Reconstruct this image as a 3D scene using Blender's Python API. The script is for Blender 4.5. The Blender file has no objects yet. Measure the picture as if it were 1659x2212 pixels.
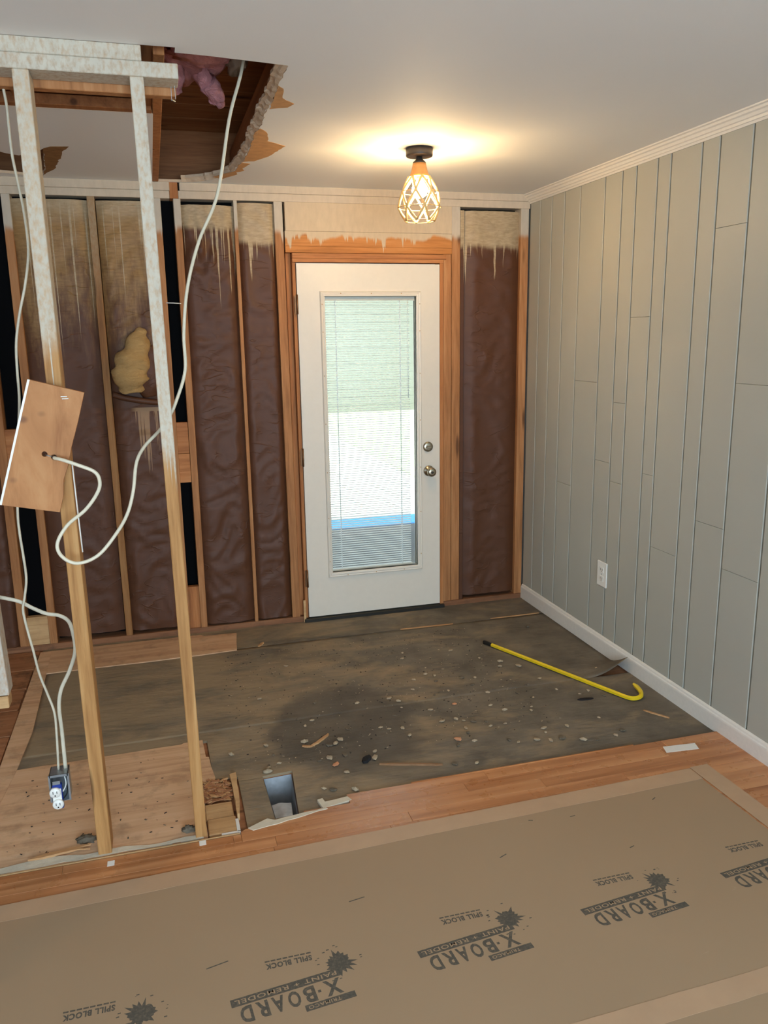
import bpy, bmesh, math, random
from mathutils import Vector, Matrix, noise as mnoise
from mathutils.geometry import tessellate_polygon

random.seed(7)
S = bpy.context.scene
C = S.collection

# ------------------------------------------------------------------ camera
cam = bpy.data.cameras.new('camera')
cam.sensor_fit = 'VERTICAL'; cam.sensor_height = 36.0
cam.lens = 36.0 * 1732.08 / 2212.0
cam.clip_start = 0.05; cam.clip_end = 200
camo = bpy.data.objects.new('camera', cam); C.objects.link(camo)
camo.location = (-0.6692, -4.4998, 1.6492)
camo.rotation_euler = (1.3558, 0.0159, -0.2773)
S.camera = camo

# ------------------------------------------------------------------ world, sun, window light, exposure
S.view_settings.view_transform = 'Standard'
S.view_settings.look = 'None'
S.view_settings.gamma = 1.0
S.view_settings.exposure = 1.15
S.view_settings.use_curve_mapping = False
S.cycles.use_denoising = True
S.cycles.max_bounces = 10
S.cycles.diffuse_bounces = 5
S.cycles.sample_clamp_indirect = 6.0
S.cycles.caustics_reflective = False
S.cycles.caustics_refractive = False

W = bpy.data.worlds.new('daylight_sky'); S.world = W; W.use_nodes = True
bg = W.node_tree.nodes['Background']
bg.inputs[0].default_value = (0.72, 0.86, 1.0, 1); bg.inputs[1].default_value = 1.7

sun = bpy.data.lights.new('sun_offscreen', 'SUN'); sun.energy = 5.5; sun.angle = 0.01; sun.color = (1.0, 0.95, 0.86)
suno = bpy.data.objects.new('sun_offscreen', sun); C.objects.link(suno)
suno.rotation_euler = (math.radians(17), math.radians(-9), 0)      # near noon, so the house and the added porch roof shade the deck

def area(name, loc, rot, sx, sy, power, col):
    l = bpy.data.lights.new(name, 'AREA'); l.shape = 'RECTANGLE'; l.size = sx; l.size_y = sy
    l.energy = power; l.color = col
    o = bpy.data.objects.new(name, l); C.objects.link(o); o.location = loc; o.rotation_euler = rot
    return o
# daylight coming in through the window of the wall behind the camera, just outside its pane
area('window_front_offscreen', (-0.4, -7.12, 1.35), (math.radians(90), 0, 0), 2.6, 1.6, 118, (0.63, 0.81, 1.0))

# ------------------------------------------------------------------ node helpers
class NT:
    def __init__(s, name, rough=0.6, spec=0.3):
        s.m = bpy.data.materials.new(name); s.m.use_nodes = True
        s.t = s.m.node_tree; s.n = s.t.nodes; s.b = s.n['Principled BSDF']
        s.b.inputs['Roughness'].default_value = rough
        s.b.inputs['Specular IOR Level'].default_value = spec
        s._p = None
    def L(s, a, b): s.t.links.new(a, b)
    def setin(s, inp, v):
        if hasattr(v, 'is_linked') or isinstance(v, bpy.types.NodeSocket): s.L(v, inp)
        elif isinstance(v, (tuple, list)): inp.default_value = tuple(v) if len(v) == len(inp.default_value) else tuple(v) + (1,)
        else: inp.default_value = v
    def pos(s):
        if s._p is None: s._p = s.n.new('ShaderNodeNewGeometry').outputs['Position']
        return s._p
    def rnd(s): return s.n.new('ShaderNodeObjectInfo').outputs['Random']
    def sep(s, v):
        q = s.n.new('ShaderNodeSeparateXYZ'); s.L(v, q.inputs[0]); return q.outputs
    def comb(s, x, y, z):
        q = s.n.new('ShaderNodeCombineXYZ')
        for i, v in enumerate((x, y, z)): s.setin(q.inputs[i], v)
        return q.outputs[0]
    def math(s, op, a, b=0.0, c=None):
        q = s.n.new('ShaderNodeMath'); q.operation = op
        s.setin(q.inputs[0], a); s.setin(q.inputs[1], b)
        if c is not None: s.setin(q.inputs[2], c)
        return q.outputs[0]
    def vmath(s, op, a, b):
        q = s.n.new('ShaderNodeVectorMath'); q.operation = op
        s.setin(q.inputs[0], a); s.setin(q.inputs[1], b); return q.outputs[0]
    def rng(s, v, a, b, c=0.0, d=1.0, smooth=False):
        q = s.n.new('ShaderNodeMapRange'); q.clamp = True
        if smooth: q.interpolation_type = 'SMOOTHSTEP'
        for i, x in enumerate((v, a, b, c, d)): s.setin(q.inputs[i], x)
        return q.outputs[0]
    def noise(s, vec, scale=1.0, detail=3.0, rough=0.55, dist=0.0):
        q = s.n.new('ShaderNodeTexNoise'); s.setin(q.inputs['Vector'], vec)
        q.inputs['Scale'].default_value = scale; q.inputs['Detail'].default_value = detail
        q.inputs['Roughness'].default_value = rough; q.inputs['Distortion'].default_value = dist
        return q.outputs['Fac']
    def voro(s, vec, scale=1.0):
        q = s.n.new('ShaderNodeTexVoronoi'); s.setin(q.inputs['Vector'], vec); q.inputs['Scale'].default_value = scale
        return q.outputs
    def ramp(s, f, stops):
        q = s.n.new('ShaderNodeValToRGB'); s.setin(q.inputs[0], f); e = q.color_ramp.elements
        while len(e) < len(stops): e.new(0.5)
        for k, (p, c) in zip(e, stops): k.position = p; k.color = tuple(c) + (1,)
        return q.outputs[0]
    def mix(s, f, a, b, mode='MIX'):
        q = s.n.new('ShaderNodeMix'); q.data_type = 'RGBA'; q.blend_type = mode
        s.setin(q.inputs[0], f)
        for i, v in ((6, a), (7, b)): s.setin(q.inputs[i], v)
        return q.outputs[2]
    def color(s, c): s.setin(s.b.inputs['Base Color'], c); return s
    def rough(s, c): s.setin(s.b.inputs['Roughness'], c); return s
    def bump(s, h, strength=0.3, dist=0.01):
        q = s.n.new('ShaderNodeBump'); q.inputs['Strength'].default_value = strength; q.inputs['Distance'].default_value = dist
        s.setin(q.inputs['Height'], h); s.L(q.outputs[0], s.b.inputs['Normal']); return s

def lin(r, g, b):
    f = lambda c: (c / 255 / 12.92) if c / 255 <= 0.04045 else ((c / 255 + 0.055) / 1.055) ** 2.4
    return (f(r), f(g), f(b))

def paint_mask(t, z0, amp, drip, soft=0.015, wear=0.0, freq=60.0, uy=0.8):
    """sprayed ceiling texture that ran down the framing: a ragged edge with drips"""
    x, y, z = t.sep(t.pos())
    u = t.math('ADD', x, t.math('MULTIPLY', y, uy))
    broad = t.noise(t.comb(t.math('MULTIPLY', u, 9.0), 3.1, 0), 1.0, 3)
    runs = t.rng(t.noise(t.comb(t.math('MULTIPLY', u, freq), 7.7, t.math('MULTIPLY', z, 0.12)), 1.0, 2), 0.55, 0.78, 0.0, drip)
    thr = t.math('SUBTRACT', t.math('ADD', z0, t.math('MULTIPLY', t.math('SUBTRACT', broad, 0.5), amp)), runs)
    m = t.rng(t.math('SUBTRACT', z, thr), -soft, soft, 0, 1, True)
    if wear > 0:
        w = t.noise(t.vmath('MULTIPLY', t.pos(), (85, 85, 45)), 1.0, 4)
        m = t.math('MULTIPLY', m, t.rng(w, wear - 0.16, wear + 0.16, 0.30, 1.0))
    return m

def wood(name, dark, mid, light, axis='z', rough=0.65, paint=None, paintcol=(200, 190, 172), grain=1.0, knots=True, dirt=0.0):
    t = NT(name, rough, 0.25)
    r = t.math('MULTIPLY', t.rnd(), 37.0)
    p = t.vmath('ADD', t.pos(), t.comb(r, t.math('MULTIPLY', r, 1.7), t.math('MULTIPLY', r, 0.6)))
    st = {'x': (1.6, 26, 26), 'y': (26, 1.6, 26), 'z': (26, 26, 1.6)}[axis]
    g = t.noise(t.vmath('MULTIPLY', p, st), grain, 5, 0.6, 0.6)
    fine = t.noise(t.vmath('MULTIPLY', p, tuple(k * 5 for k in st)), grain, 3, 0.6)
    f = t.math('ADD', t.math('MULTIPLY', g, 0.75), t.math('MULTIPLY', fine, 0.25))
    c = t.ramp(f, [(0.28, lin(*dark)), (0.52, lin(*mid)), (0.75, lin(*light))])
    c = t.mix(t.rng(t.rnd(), 0, 1, 0.0, 0.28), c, lin(*dark))
    if knots:
        ks = {'x': (1.5, 9, 9), 'y': (9, 1.5, 9), 'z': (9, 9, 1.5)}[axis]
        k = t.voro(t.vmath('MULTIPLY', p, ks), 1.0)['Distance']
        c = t.mix(t.rng(k, 0.06, 0.15, 0.75, 0.0, True), c, lin(dark[0] * 0.5, dark[1] * 0.45, dark[2] * 0.4))
    if dirt > 0:
        d = t.noise(p, 9.0, 5, 0.65)
        c = t.mix(t.rng(d, 0.52, 0.72, 0.0, dirt), c, lin(60, 50, 40))
    if paint:
        m = paint_mask(t, **paint)
        pc = t.mix(t.noise(t.vmath('MULTIPLY', t.pos(), (40, 40, 14)), 1.0, 4), lin(*[q * 0.86 for q in paintcol]), lin(*paintcol))
        c = t.mix(m, c, pc)
    t.color(c).bump(f, 0.25, 0.004)
    return t.m

def plain(name, col, rough=0.5, spec=0.3, metal=0.0, var=0.06, bump=0.0, scale=60):
    t = NT(name, rough, spec); t.b.inputs['Metallic'].default_value = metal
    n = t.noise(t.pos(), scale, 3)
    t.color(t.mix(n, lin(*[max(0, q * (1 - var)) for q in col]), lin(*[min(255, q * (1 + var)) for q in col])))
    if bump: t.bump(n, bump, 0.003)
    return t.m

# ------------------------------------------------------------------ materials
M = {}
STUD = ((126, 80, 46), (178, 122, 76), (202, 152, 104))
M['stud'] = wood('stud_pine', *STUD, paint=dict(z0=2.21, amp=0.10, drip=0.10, soft=0.02), paintcol=(206, 192, 172))
M['stud_old'] = wood('stud_pine_old', (104, 66, 36), (160, 112, 66), (186, 140, 90), paint=dict(z0=2.0, amp=0.5, drip=0.5, soft=0.25, wear=0.45), paintcol=(176, 150, 116))
M['stud_part'] = wood('partition_stud_pine', (136, 90, 48), (186, 138, 84), (208, 166, 112), paint=dict(z0=1.62, amp=0.5, drip=0.75, soft=0.06, wear=0.43, freq=110), paintcol=(208, 198, 178))
M['stud_part2'] = wood('partition_stud_pine_whiter', (136, 90, 48), (186, 138, 84), (208, 166, 112), paint=dict(z0=1.30, amp=0.2, drip=0.25, soft=0.05, wear=0.40, freq=110), paintcol=(210, 201, 182))
M['stud_white'] = wood('whitewashed_stud', (128, 80, 42), (178, 128, 72), (200, 156, 100), paint=dict(z0=0.2, amp=0.0, drip=0.0, wear=0.42), paintcol=(200, 192, 178))
M['stud_clean'] = wood('clean_pine', *STUD)
M['plate_paint'] = wood('painted_plate', (120, 84, 52), (170, 128, 84), (190, 150, 104), axis='x', paint=dict(z0=1.0, amp=0.0, drip=0.0, wear=0.40), paintcol=(210, 201, 182))
M['plate_back'] = wood('sprayed_plate', (150, 112, 74), (190, 150, 108), (205, 170, 130), axis='x', paint=dict(z0=1.0, amp=0.0, drip=0.0, wear=0.22), paintcol=(212, 194, 170), knots=False)
M['header'] = wood('header_fir', (150, 92, 44), (196, 130, 70), (212, 150, 92), axis='x', paint=dict(z0=2.185, amp=0.09, drip=0.11, soft=0.010, freq=34), paintcol=(212, 190, 160), knots=False)
M['jamb'] = wood('jamb_fir', (134, 80, 44), (178, 116, 68), (198, 140, 90), axis='z')
M['jamb_x'] = wood('jamb_fir_flat', (134, 80, 44), (182, 120, 72), (202, 146, 96), axis='x', knots=False)
M['plate_bot'] = wood('bottom_plate', (92, 60, 40), (140, 94, 64), (164, 116, 82), axis='x', dirt=0.5)
M['ply'] = wood('plywood', (178, 134, 100), (212, 172, 134), (224, 188, 152), axis='x', grain=0.8, dirt=0.35, knots=False)
M['ply_block'] = wood('plywood_block', (170, 128, 82), (204, 164, 116), (216, 180, 134), axis='x', knots=False, dirt=0.2)
M['subboard'] = wood('subfloor_board', (120, 76, 48), (166, 114, 78), (186, 136, 100), axis='x', dirt=0.7)
M['block'] = wood('offcut_fir', (136, 86, 48), (176, 120, 72), (194, 142, 92), axis='y', dirt=0.25)
M['joist'] = wood('joist_fir', (112, 68, 38), (152, 98, 58), (174, 120, 76), axis='y')
M['roofboard'] = wood('roof_board', (112, 68, 38), (152, 98, 58), (174, 120, 76), axis='x')
M['stick'] = wood('brown_stick', (110, 78, 50), (150, 110, 76), (172, 132, 94), axis='x', knots=False)
M['splinter'] = wood('splinter_wood', (140, 96, 58), (190, 144, 98), (212, 172, 126), axis='x', knots=False)

t = NT('hardwood_oak', 0.28, 0.45)
r = t.math('MULTIPLY', t.rnd(), 53.0)
p = t.vmath('ADD', t.pos(), t.comb(r, t.math('MULTIPLY', r, 1.3), 0))
g = t.noise(t.vmath('MULTIPLY', p, (0.9, 24, 24)), 1.0, 4, 0.55, 0.3)
c = t.ramp(g, [(0.3, lin(156, 98, 58)), (0.52, lin(194, 134, 88)), (0.75, lin(210, 154, 106))])
c = t.mix(t.rng(t.rnd(), 0, 1, 0, 0.5), c, lin(164, 106, 64))
t.color(c).rough(t.rng(t.noise(t.pos(), 14, 4), 0.3, 0.7, 0.22, 0.42)).bump(g, 0.05, 0.002)
M['hardwood'] = t.m

# tar-paper underlay: dark felt with tan dust and a darker damp patch
t = NT('asphalt_felt', 0.9, 0.15)
x, y, z = t.sep(t.pos())
base = t.ramp(t.noise(t.pos(), 5, 5, 0.6), [(0.3, lin(92, 85, 75)), (0.7, lin(122, 112, 98))])
dust_n = t.noise(t.vmath('MULTIPLY', t.pos(), (2.2, 5.0, 1)), 1.0, 6, 0.66, 0.5)
leftness = t.rng(x, -0.6, 1.2, 0.14, -0.12)
d1 = t.rng(t.math('ADD', dust_n, leftness), 0.44, 0.68, 0, 0.75)
sx = t.math('SUBTRACT', t.math('ADD', x, t.math('MULTIPLY', t.math('SUBTRACT', t.noise(t.pos(), 6, 3), 0.5), 0.25)), 0.02)
sy = t.math('ADD', y, 1.36)
rr = t.math('SQRT', t.math('ADD', t.math('POWER', t.math('DIVIDE', sx, 0.36), 2.0), t.math('POWER', t.math('DIVIDE', sy, 0.42), 2.0)))
damp = t.rng(rr, 0.75, 1.05, 1.0, 0.0, True)
d1 = t.math('MULTIPLY', d1, t.math('SUBTRACT', 1.0, t.math('MULTIPLY', damp, 0.8)))
c = t.mix(d1, base, lin(160, 138, 108))
speck = t.noise(t.vmath('MULTIPLY', t.pos(), (50, 90, 1)), 1.0, 4, 0.7)
c = t.mix(t.rng(speck, 0.60, 0.76, 0, 0.55), c, lin(148, 128, 102))
c = t.mix(t.math('MULTIPLY', damp, 0.35), c, lin(60, 57, 56))
scr = t.noise(t.vmath('MULTIPLY', t.pos(), (6, 60, 1)), 1.0, 5, 0.7)
c = t.mix(t.rng(scr, 0.60, 0.72, 0, 0.5), c, lin(50, 47, 44))
t.color(c).bump(t.noise(t.vmath('MULTIPLY', t.pos(), (8, 30, 1)), 1.0, 5), 0.4, 0.008)
M['felt'] = t.m

# kraft facing of the batts
def kraft(name, z0, drip, tan=0.0, soft=0.02, low=None):
    t = NT(name, 0.55, 0.35)
    w = t.noise(t.vmath('MULTIPLY', t.pos(), (5, 5, 17)), 1.0, 5, 0.6, 1.2)
    c = t.ramp(w, [(0.3, lin(84, 50, 30)), (0.55, lin(87, 52, 31)), (0.8, lin(91, 55, 33))])
    if tan:
        x, y, z = t.sep(t.pos())
        n = t.noise(t.vmath('MULTIPLY', t.pos(), (16, 16, 3)), 1.0, 5, 0.65)
        f = t.rng(t.math('ADD', z, t.math('MULTIPLY', t.math('SUBTRACT', n, 0.5), 1.6)), tan, tan + 0.75, 0, 0.95, True)
        c = t.mix(f, c, t.mix(t.noise(t.vmath('MULTIPLY', t.pos(), (20, 20, 110)), 1.0, 4), lin(116, 84, 46), lin(186, 146, 92)))
    m = paint_mask(t, z0, 0.08, drip, soft, wear=0.25 if tan else 0.2, freq=75, uy=0.0)
    c = t.mix(m, c, t.mix(t.noise(t.vmath('MULTIPLY', t.pos(), (30, 30, 120)), 1.0, 3), lin(142, 118, 84), lin(198, 176, 142)))
    if low:                      # a second run of paint below a torn fold
        x, y, z = t.sep(t.pos())
        st_ = t.noise(t.comb(t.math('MULTIPLY', x, 95.0), 1.3, t.math('MULTIPLY', z, 0.15)), 1.0, 2)
        end = t.math('SUBTRACT', low - 0.02, t.rng(st_, 0.5, 0.75, 0.0, 0.42))
        m2 = t.math('MULTIPLY', t.math('GREATER_THAN', z, end), t.math('MULTIPLY', t.math('LESS_THAN', z, low), t.rng(x, -0.80, -0.77, 0, 0.6)))
        c = t.mix(m2, c, lin(178, 142, 104))
    cr_ = t.noise(t.vmath('MULTIPLY', t.pos(), (6, 6, 15)), 1.0, 1.5, 0.5, 0.6)
    crease = t.rng(t.math('ABSOLUTE', t.math('SUBTRACT', cr_, 0.5)), 0.0, 0.022, 1.0, 0.0, True)
    crease = t.math('MULTIPLY', crease, t.rng(t.noise(t.pos(), 7.0, 2), 0.5, 0.62, 0, 1))
    t.color(c).bump(t.math('ADD', t.math('MULTIPLY', w, 0.22), t.math('MULTIPLY', crease, 0.35)), 0.5, 0.010)
    return t.m
M['kraft'] = kraft('kraft_facing', 2.22, 0.55)
M['kraft_dry'] = kraft('kraft_facing_short_runs', 2.15, 0.30)
M['kraft_torn'] = kraft('kraft_facing_torn', 2.28, 0.9, tan=1.50, soft=0.08, low=1.30)
M['kraft_tan'] = kraft('kraft_facing_stained', 2.28, 0.9, tan=1.55, soft=0.08)
t = NT('bare_fibreglass', 0.95, 0.1)
n = t.noise(t.vmath('MULTIPLY', t.pos(), (30, 30, 60)), 1.0, 6, 0.7, 1.0)
t.color(t.ramp(n, [(0.3, lin(184, 148, 96)), (0.55, lin(190, 154, 102)), (0.8, lin(196, 161, 109))])).bump(n, 0.8, 0.015)
M['fibre'] = t.m
t = NT('pink_fibreglass', 0.95, 0.1)
n = t.noise(t.pos(), 26, 6, 0.7, 1.5)
t.color(t.ramp(n, [(0.3, lin(180, 122, 126)), (0.55, lin(186, 130, 132)), (0.8, lin(192, 138, 139))])).bump(n, 1.0, 0.02)
M['pink'] = t.m

M['greyfluff'] = plain('grey_fluff', (130, 118, 106), 0.95, 0.1, var=0.04, scale=60, bump=0.8)
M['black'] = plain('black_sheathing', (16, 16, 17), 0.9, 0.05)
t = NT('ceiling_paint', 0.75, 0.2)
n = t.noise(t.pos(), 220, 2)
t.color(t.mix(t.noise(t.pos(), 1.2, 3), lin(228, 227, 224), lin(234, 233, 230))).bump(n, 0.06, 0.002)
M['ceiling'] = t.m
M['gypsum'] = plain('gypsum_edge', (208, 184, 156), 0.9, 0.1, var=0.04, bump=0.8, scale=90)
M['tornpaper_dark'] = plain('stained_drywall_paper', (138, 102, 66), 0.85, 0.1, var=0.2, scale=30)
M['tornpaper'] = plain('torn_drywall_paper', (196, 150, 104), 0.85, 0.1, var=0.12, scale=30)
t = NT('wall_paint', 0.5, 0.35)
n = t.noise(t.vmath('MULTIPLY', t.pos(), (1, 60, 8)), 1.0, 4)
t.color(t.mix(t.noise(t.pos(), 2.0, 3), lin(172, 170, 158), lin(180, 178, 166))).bump(n, 0.05, 0.003)
M['wallpaint'] = t.m
M['wall_plain'] = plain('plain_wall_paint', (176, 176, 170), 0.7)
M['trim'] = plain('trim_white', (226, 220, 210), 0.4, 0.4, var=0.03)
M['doorwhite'] = plain('door_white', (222, 212, 196), 0.38, 0.4, var=0.015, scale=30)
M['plasticwhite'] = plain('white_plastic', (236, 234, 226), 0.35, 0.45, var=0.01)
M['slat'] = plain('slat_white', (238, 240, 238), 0.45, 0.4, var=0.01)
M['nickel'] = plain('satin_nickel', (176, 166, 146), 0.28, 0.5, metal=1.0, var=0.05)
M['hinge'] = plain('bronze_hinge', (120, 84, 54), 0.45, 0.5, metal=0.7)
M['galv'] = plain('galvanised_steel', (160, 166, 170), 0.42, 0.5, metal=0.85, var=0.15, scale=40)
M['flange'] = plain('dull_sheet_metal', (168, 172, 176), 0.5, 0.5, metal=0.25, var=0.15, scale=40)
M['darkmetal'] = plain('dark_bronze', (66, 60, 56), 0.45, 0.4, metal=0.4)
M['socketwood'] = plain('turned_wood', (196, 140, 80), 0.55, 0.3, var=0.12, scale=50)
M['rattan'] = plain('rattan_cord', (224, 188, 128), 0.6, 0.3, var=0.15, scale=220, bump=0.5)
M['wire'] = plain('rattan_wire', (190, 150, 96), 0.5, 0.3)
M['yellow'] = plain('yellow_enamel', (226, 192, 28), 0.38, 0.45, var=0.08, scale=25)
M['iron'] = plain('bare_dark_steel', (52, 50, 46), 0.5, 0.4, metal=0.6)
M['cable_cream'] = plain('cream_cable', (216, 208, 184), 0.4, 0.4, var=0.05)
M['cable_white'] = plain('white_sheathed_cable', (204, 196, 174), 0.5, 0.35, var=0.12, scale=25)
M['blue'] = plain('blue_plastic', (34, 58, 140), 0.4, 0.4)
M['slot'] = plain('dark_slot', (30, 28, 26), 0.6)  # painted darkness for receptacle slots; also the black of a lead wire
M['chip_pale'] = plain('plaster_crumb', (162, 145, 121), 0.95, 0.1, var=0.2, scale=70)
M['chip_grey'] = plain('grey_crumb', (104, 94, 80), 0.95, 0.1, var=0.2, scale=70)
M['chip_orange'] = plain('orange_wood_chip', (190, 134, 98), 0.8, 0.2, var=0.15, scale=60)
M['chip_dark'] = plain('dark_felt_scrap', (42, 40, 40), 0.95, 0.1)
M['residue'] = plain('joint_compound', (206, 194, 172), 0.9, 0.1, var=0.04, bump=0.6, scale=60)
M['whitepaper'] = plain('white_paper', (226, 222, 214), 0.7, 0.2, var=0.02)
t = NT('grey_brown_fibreboard', 0.7, 0.25)
n = t.noise(t.pos(), 1.6, 4)
c = t.mix(n, lin(156, 130, 102), lin(167, 140, 110))
sc = t.noise(t.vmath('MULTIPLY', t.pos(), (9, 22, 1)), 1.0, 5, 0.7, 0.8)
c = t.mix(t.rng(sc, 0.68, 0.78, 0, 0.25), c, lin(200, 190, 172))
t.color(c).rough(t.rng(n, 0.3, 0.7, 0.6, 0.78)).bump(t.noise(t.pos(), 3.0, 2), 0.08, 0.01)
M['fibreboard'] = t.m
M['tape'] = plain('masking_tape', (182, 150, 119), 0.55, 0.35, var=0.05, scale=12)
t = NT('grey_ink', 0.75, 0.2)
n = t.noise(t.pos(), 140, 3, 0.7)
t.color(t.mix(t.rng(n, 0.45, 0.75, 0, 0.45), lin(84, 79, 70), lin(140, 122, 100)))
M['ink'] = t.m
M['ink_light'] = plain('ink_knockout', (166, 138, 108), 0.75, 0.2, var=0.05)

t = NT('window_glass', 0.02)
tr = t.n.new('ShaderNodeBsdfTransparent'); gl = t.n.new('ShaderNodeBsdfGlossy'); mx = t.n.new('ShaderNodeMixShader')
gl.inputs['Roughness'].default_value = 0.02; mx.inputs[0].default_value = 0.05
tr.inputs[0].default_value = (0.96, 0.98, 0.98, 1)
t.L(tr.outputs[0], mx.inputs[1]); t.L(gl.outputs[0], mx.inputs[2]); t.L(mx.outputs[0], t.n['Material Output'].inputs[0])
M['glass'] = t.m
t = NT('lit_bulb'); em = t.n.new('ShaderNodeEmission'); em.inputs[0].default_value = (1.0, 0.70, 0.36, 1); em.inputs[1].default_value = 300
t.L(em.outputs[0], t.n['Material Output'].inputs[0]); M['bulb'] = t.m
M['deck'] = plain('grey_deck_paint', (80, 78, 76), 0.7, var=0.15, scale=12)
M['bluemat'] = plain('blue_mat', (70, 156, 224), 0.6)
M['drive'] = plain('pale_concrete', (222, 220, 212), 0.9, 0.1, var=0.05, scale=3)
M['grass'] = plain('lawn_green', (176, 188, 150), 0.95, 0.1, var=0.25, scale=5)
M['leaf'] = plain('hedge_leaf', (116, 132, 96), 0.9, 0.1, var=0.35, scale=8)
M['siding'] = plain('sage_siding', (130, 130, 118), 0.8, 0.2, var=0.04)
M['porchwhite'] = plain('porch_paint', (214, 214, 206), 0.7)

# ------------------------------------------------------------------ geometry helpers
def tag(o, label=None, cat=None, kind=None, group=None):
    if label: o['label'] = label
    if cat: o['category'] = cat
    if kind: o['kind'] = kind
    if group: o['group'] = group
    return o

def empty(name, loc=(0, 0, 0), **kw):
    o = bpy.data.objects.new(name, None); C.objects.link(o); o.location = loc
    o.empty_display_size = 0.05
    return tag(o, **kw)

def world_of(o):
    v = Vector((0, 0, 0))
    while o is not None: v += o.location; o = o.parent
    return v

def add(name, verts, faces, mat, parent=None, smooth=False, **kw):
    """a mesh object; verts are in world space and the origin goes to the middle of its base"""
    vs = [Vector(v) for v in verts]
    lo = [min(v[i] for v in vs) for i in range(3)]; hi = [max(v[i] for v in vs) for i in range(3)]
    org = Vector(((lo[0] + hi[0]) / 2, (lo[1] + hi[1]) / 2, lo[2]))
    me = bpy.data.meshes.new(name); me.from_pydata([v - org for v in vs], [], faces)
    mats = mat if isinstance(mat, list) else [mat]
    for m in mats: me.materials.append(m)
    if smooth: me.polygons.foreach_set('use_smooth', [True] * len(me.polygons))
    me.update()
    o = bpy.data.objects.new(name, me); C.objects.link(o)
    if parent is not None:
        o.parent = parent; o.location = org - world_of(parent)
    else: o.location = org
    return tag(o, **kw)

def fix_normals(o):
    bm = bmesh.new(); bm.from_mesh(o.data); bmesh.ops.recalc_face_normals(bm, faces=bm.faces); bm.to_mesh(o.data); bm.free()
    return o

BOXF = [(0, 3, 2, 1), (4, 5, 6, 7), (0, 1, 5, 4), (1, 2, 6, 5), (2, 3, 7, 6), (3, 0, 4, 7)]
def boxv(x0, x1, y0, y1, z0, z1):
    return [(x0, y0, z0), (x1, y0, z0), (x1, y1, z0), (x0, y1, z0), (x0, y0, z1), (x1, y0, z1), (x1, y1, z1), (x0, y1, z1)]

def bevel_obj(o, w, seg=1):
    if w <= 0: return o
    bm = bmesh.new(); bm.from_mesh(o.data)
    bmesh.ops.bevel(bm, geom=list(bm.edges), offset=w, segments=seg, affect='EDGES', profile=0.5, clamp_overlap=True)
    bm.to_mesh(o.data); bm.free(); return o

def box(name, x0, x1, y0, y1, z0, z1, mat, parent=None, bev=0.0, **kw):
    return bevel_obj(add(name, boxv(x0, x1, y0, y1, z0, z1), BOXF, mat, parent, **kw), bev)

def lean_box(name, xb, xt, w, y0, y1, z0, z1, mat, parent, bev=0.002, **kw):
    v = [(xb, y0, z0), (xb + w, y0, z0), (xb + w, y1, z0), (xb, y1, z0), (xt, y0, z1), (xt + w, y0, z1), (xt + w, y1, z1), (xt, y1, z1)]
    return bevel_obj(add(name, v, BOXF, mat, parent, **kw), bev)

def boxes(name, bl, mat, parent=None, **kw):
    v, f = [], []
    for b in bl:
        k = len(v); v += boxv(*b); f += [tuple(i + k for i in q) for q in BOXF]
    return add(name, v, f, mat, parent, **kw)

def slab(name, loops, z0, z1, mat, parent=None, **kw):
    """flat slab between z0 and z1 from an outline and its holes (x, y loops)"""
    tri = tessellate_polygon([[Vector((p[0], p[1], 0)) for p in l] for l in loops])
    pts = [p for l in loops for p in l]; n = len(pts)
    v = [(p[0], p[1], z0) for p in pts] + [(p[0], p[1], z1) for p in pts]
    f = []
    for a, b, c in tri:
        A, B, Cc = pts[a], pts[b], pts[c]
        ccw = (B[0] - A[0]) * (Cc[1] - A[1]) - (B[1] - A[1]) * (Cc[0] - A[0]) > 0
        if not ccw: b, c = c, b
        f.append((a + n, b + n, c + n)); f.append((a, c, b))
    k = 0
    for l in loops:
        for i in range(len(l)):
            a, b = k + i, k + (i + 1) % len(l); f.append((a, b, b + n, a + n))
        k += len(l)
    return fix_normals(add(name, v, f, mat, parent, **kw))

def catmull(pts, sub=6):
    P = [Vector(p) for p in pts]; out = []
    for i in range(len(P) - 1):
        p0 = P[max(i - 1, 0)]; p1 = P[i]; p2 = P[i + 1]; p3 = P[min(i + 2, len(P) - 1)]
        for k in range(sub):
            s = k / sub
            out.append(0.5 * ((2 * p1) + (p2 - p0) * s + (2 * p0 - 5 * p1 + 4 * p2 - p3) * s * s + (3 * p1 - p0 - 3 * p2 + p3) * s ** 3))
    out.append(P[-1]); return out

def tubev(path, r, seg=10, flat=1.0, cap=True):
    path = [Vector(p) for p in path]; n = len(path)
    rad = r if callable(r) else (lambda s: r)
    T = (path[1] - path[0]).normalized()
    up = Vector((0, 0, 1)) if abs(T.z) < 0.9 else Vector((1, 0, 0))
    N = (up - T * up.dot(T)).normalized(); v, f = [], []
    for i, p in enumerate(path):
        T2 = (path[min(i + 1, n - 1)] - path[max(i - 1, 0)]).normalized()
        N = (N - T2 * N.dot(T2)).normalized(); B = T2.cross(N)
        q = rad(i / (n - 1))
        for k in range(seg):
            a = 2 * math.pi * k / seg
            v.append(p + N * (q * math.cos(a)) + B * (q * flat * math.sin(a)))
    for i in range(n - 1):
        for k in range(seg):
            a = i * seg + k; b = i * seg + (k + 1) % seg
            f.append((a, b, b + seg, a + seg))
    if cap:
        f.append(tuple(range(seg - 1, -1, -1))); f.append(tuple((n - 1) * seg + k for k in range(seg)))
    return v, f

def tube(name, path, r, mat, parent=None, seg=10, flat=1.0, smooth=True, **kw):
    v, f = tubev(path, r, seg, flat); return add(name, v, f, mat, parent, smooth, **kw)

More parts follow.
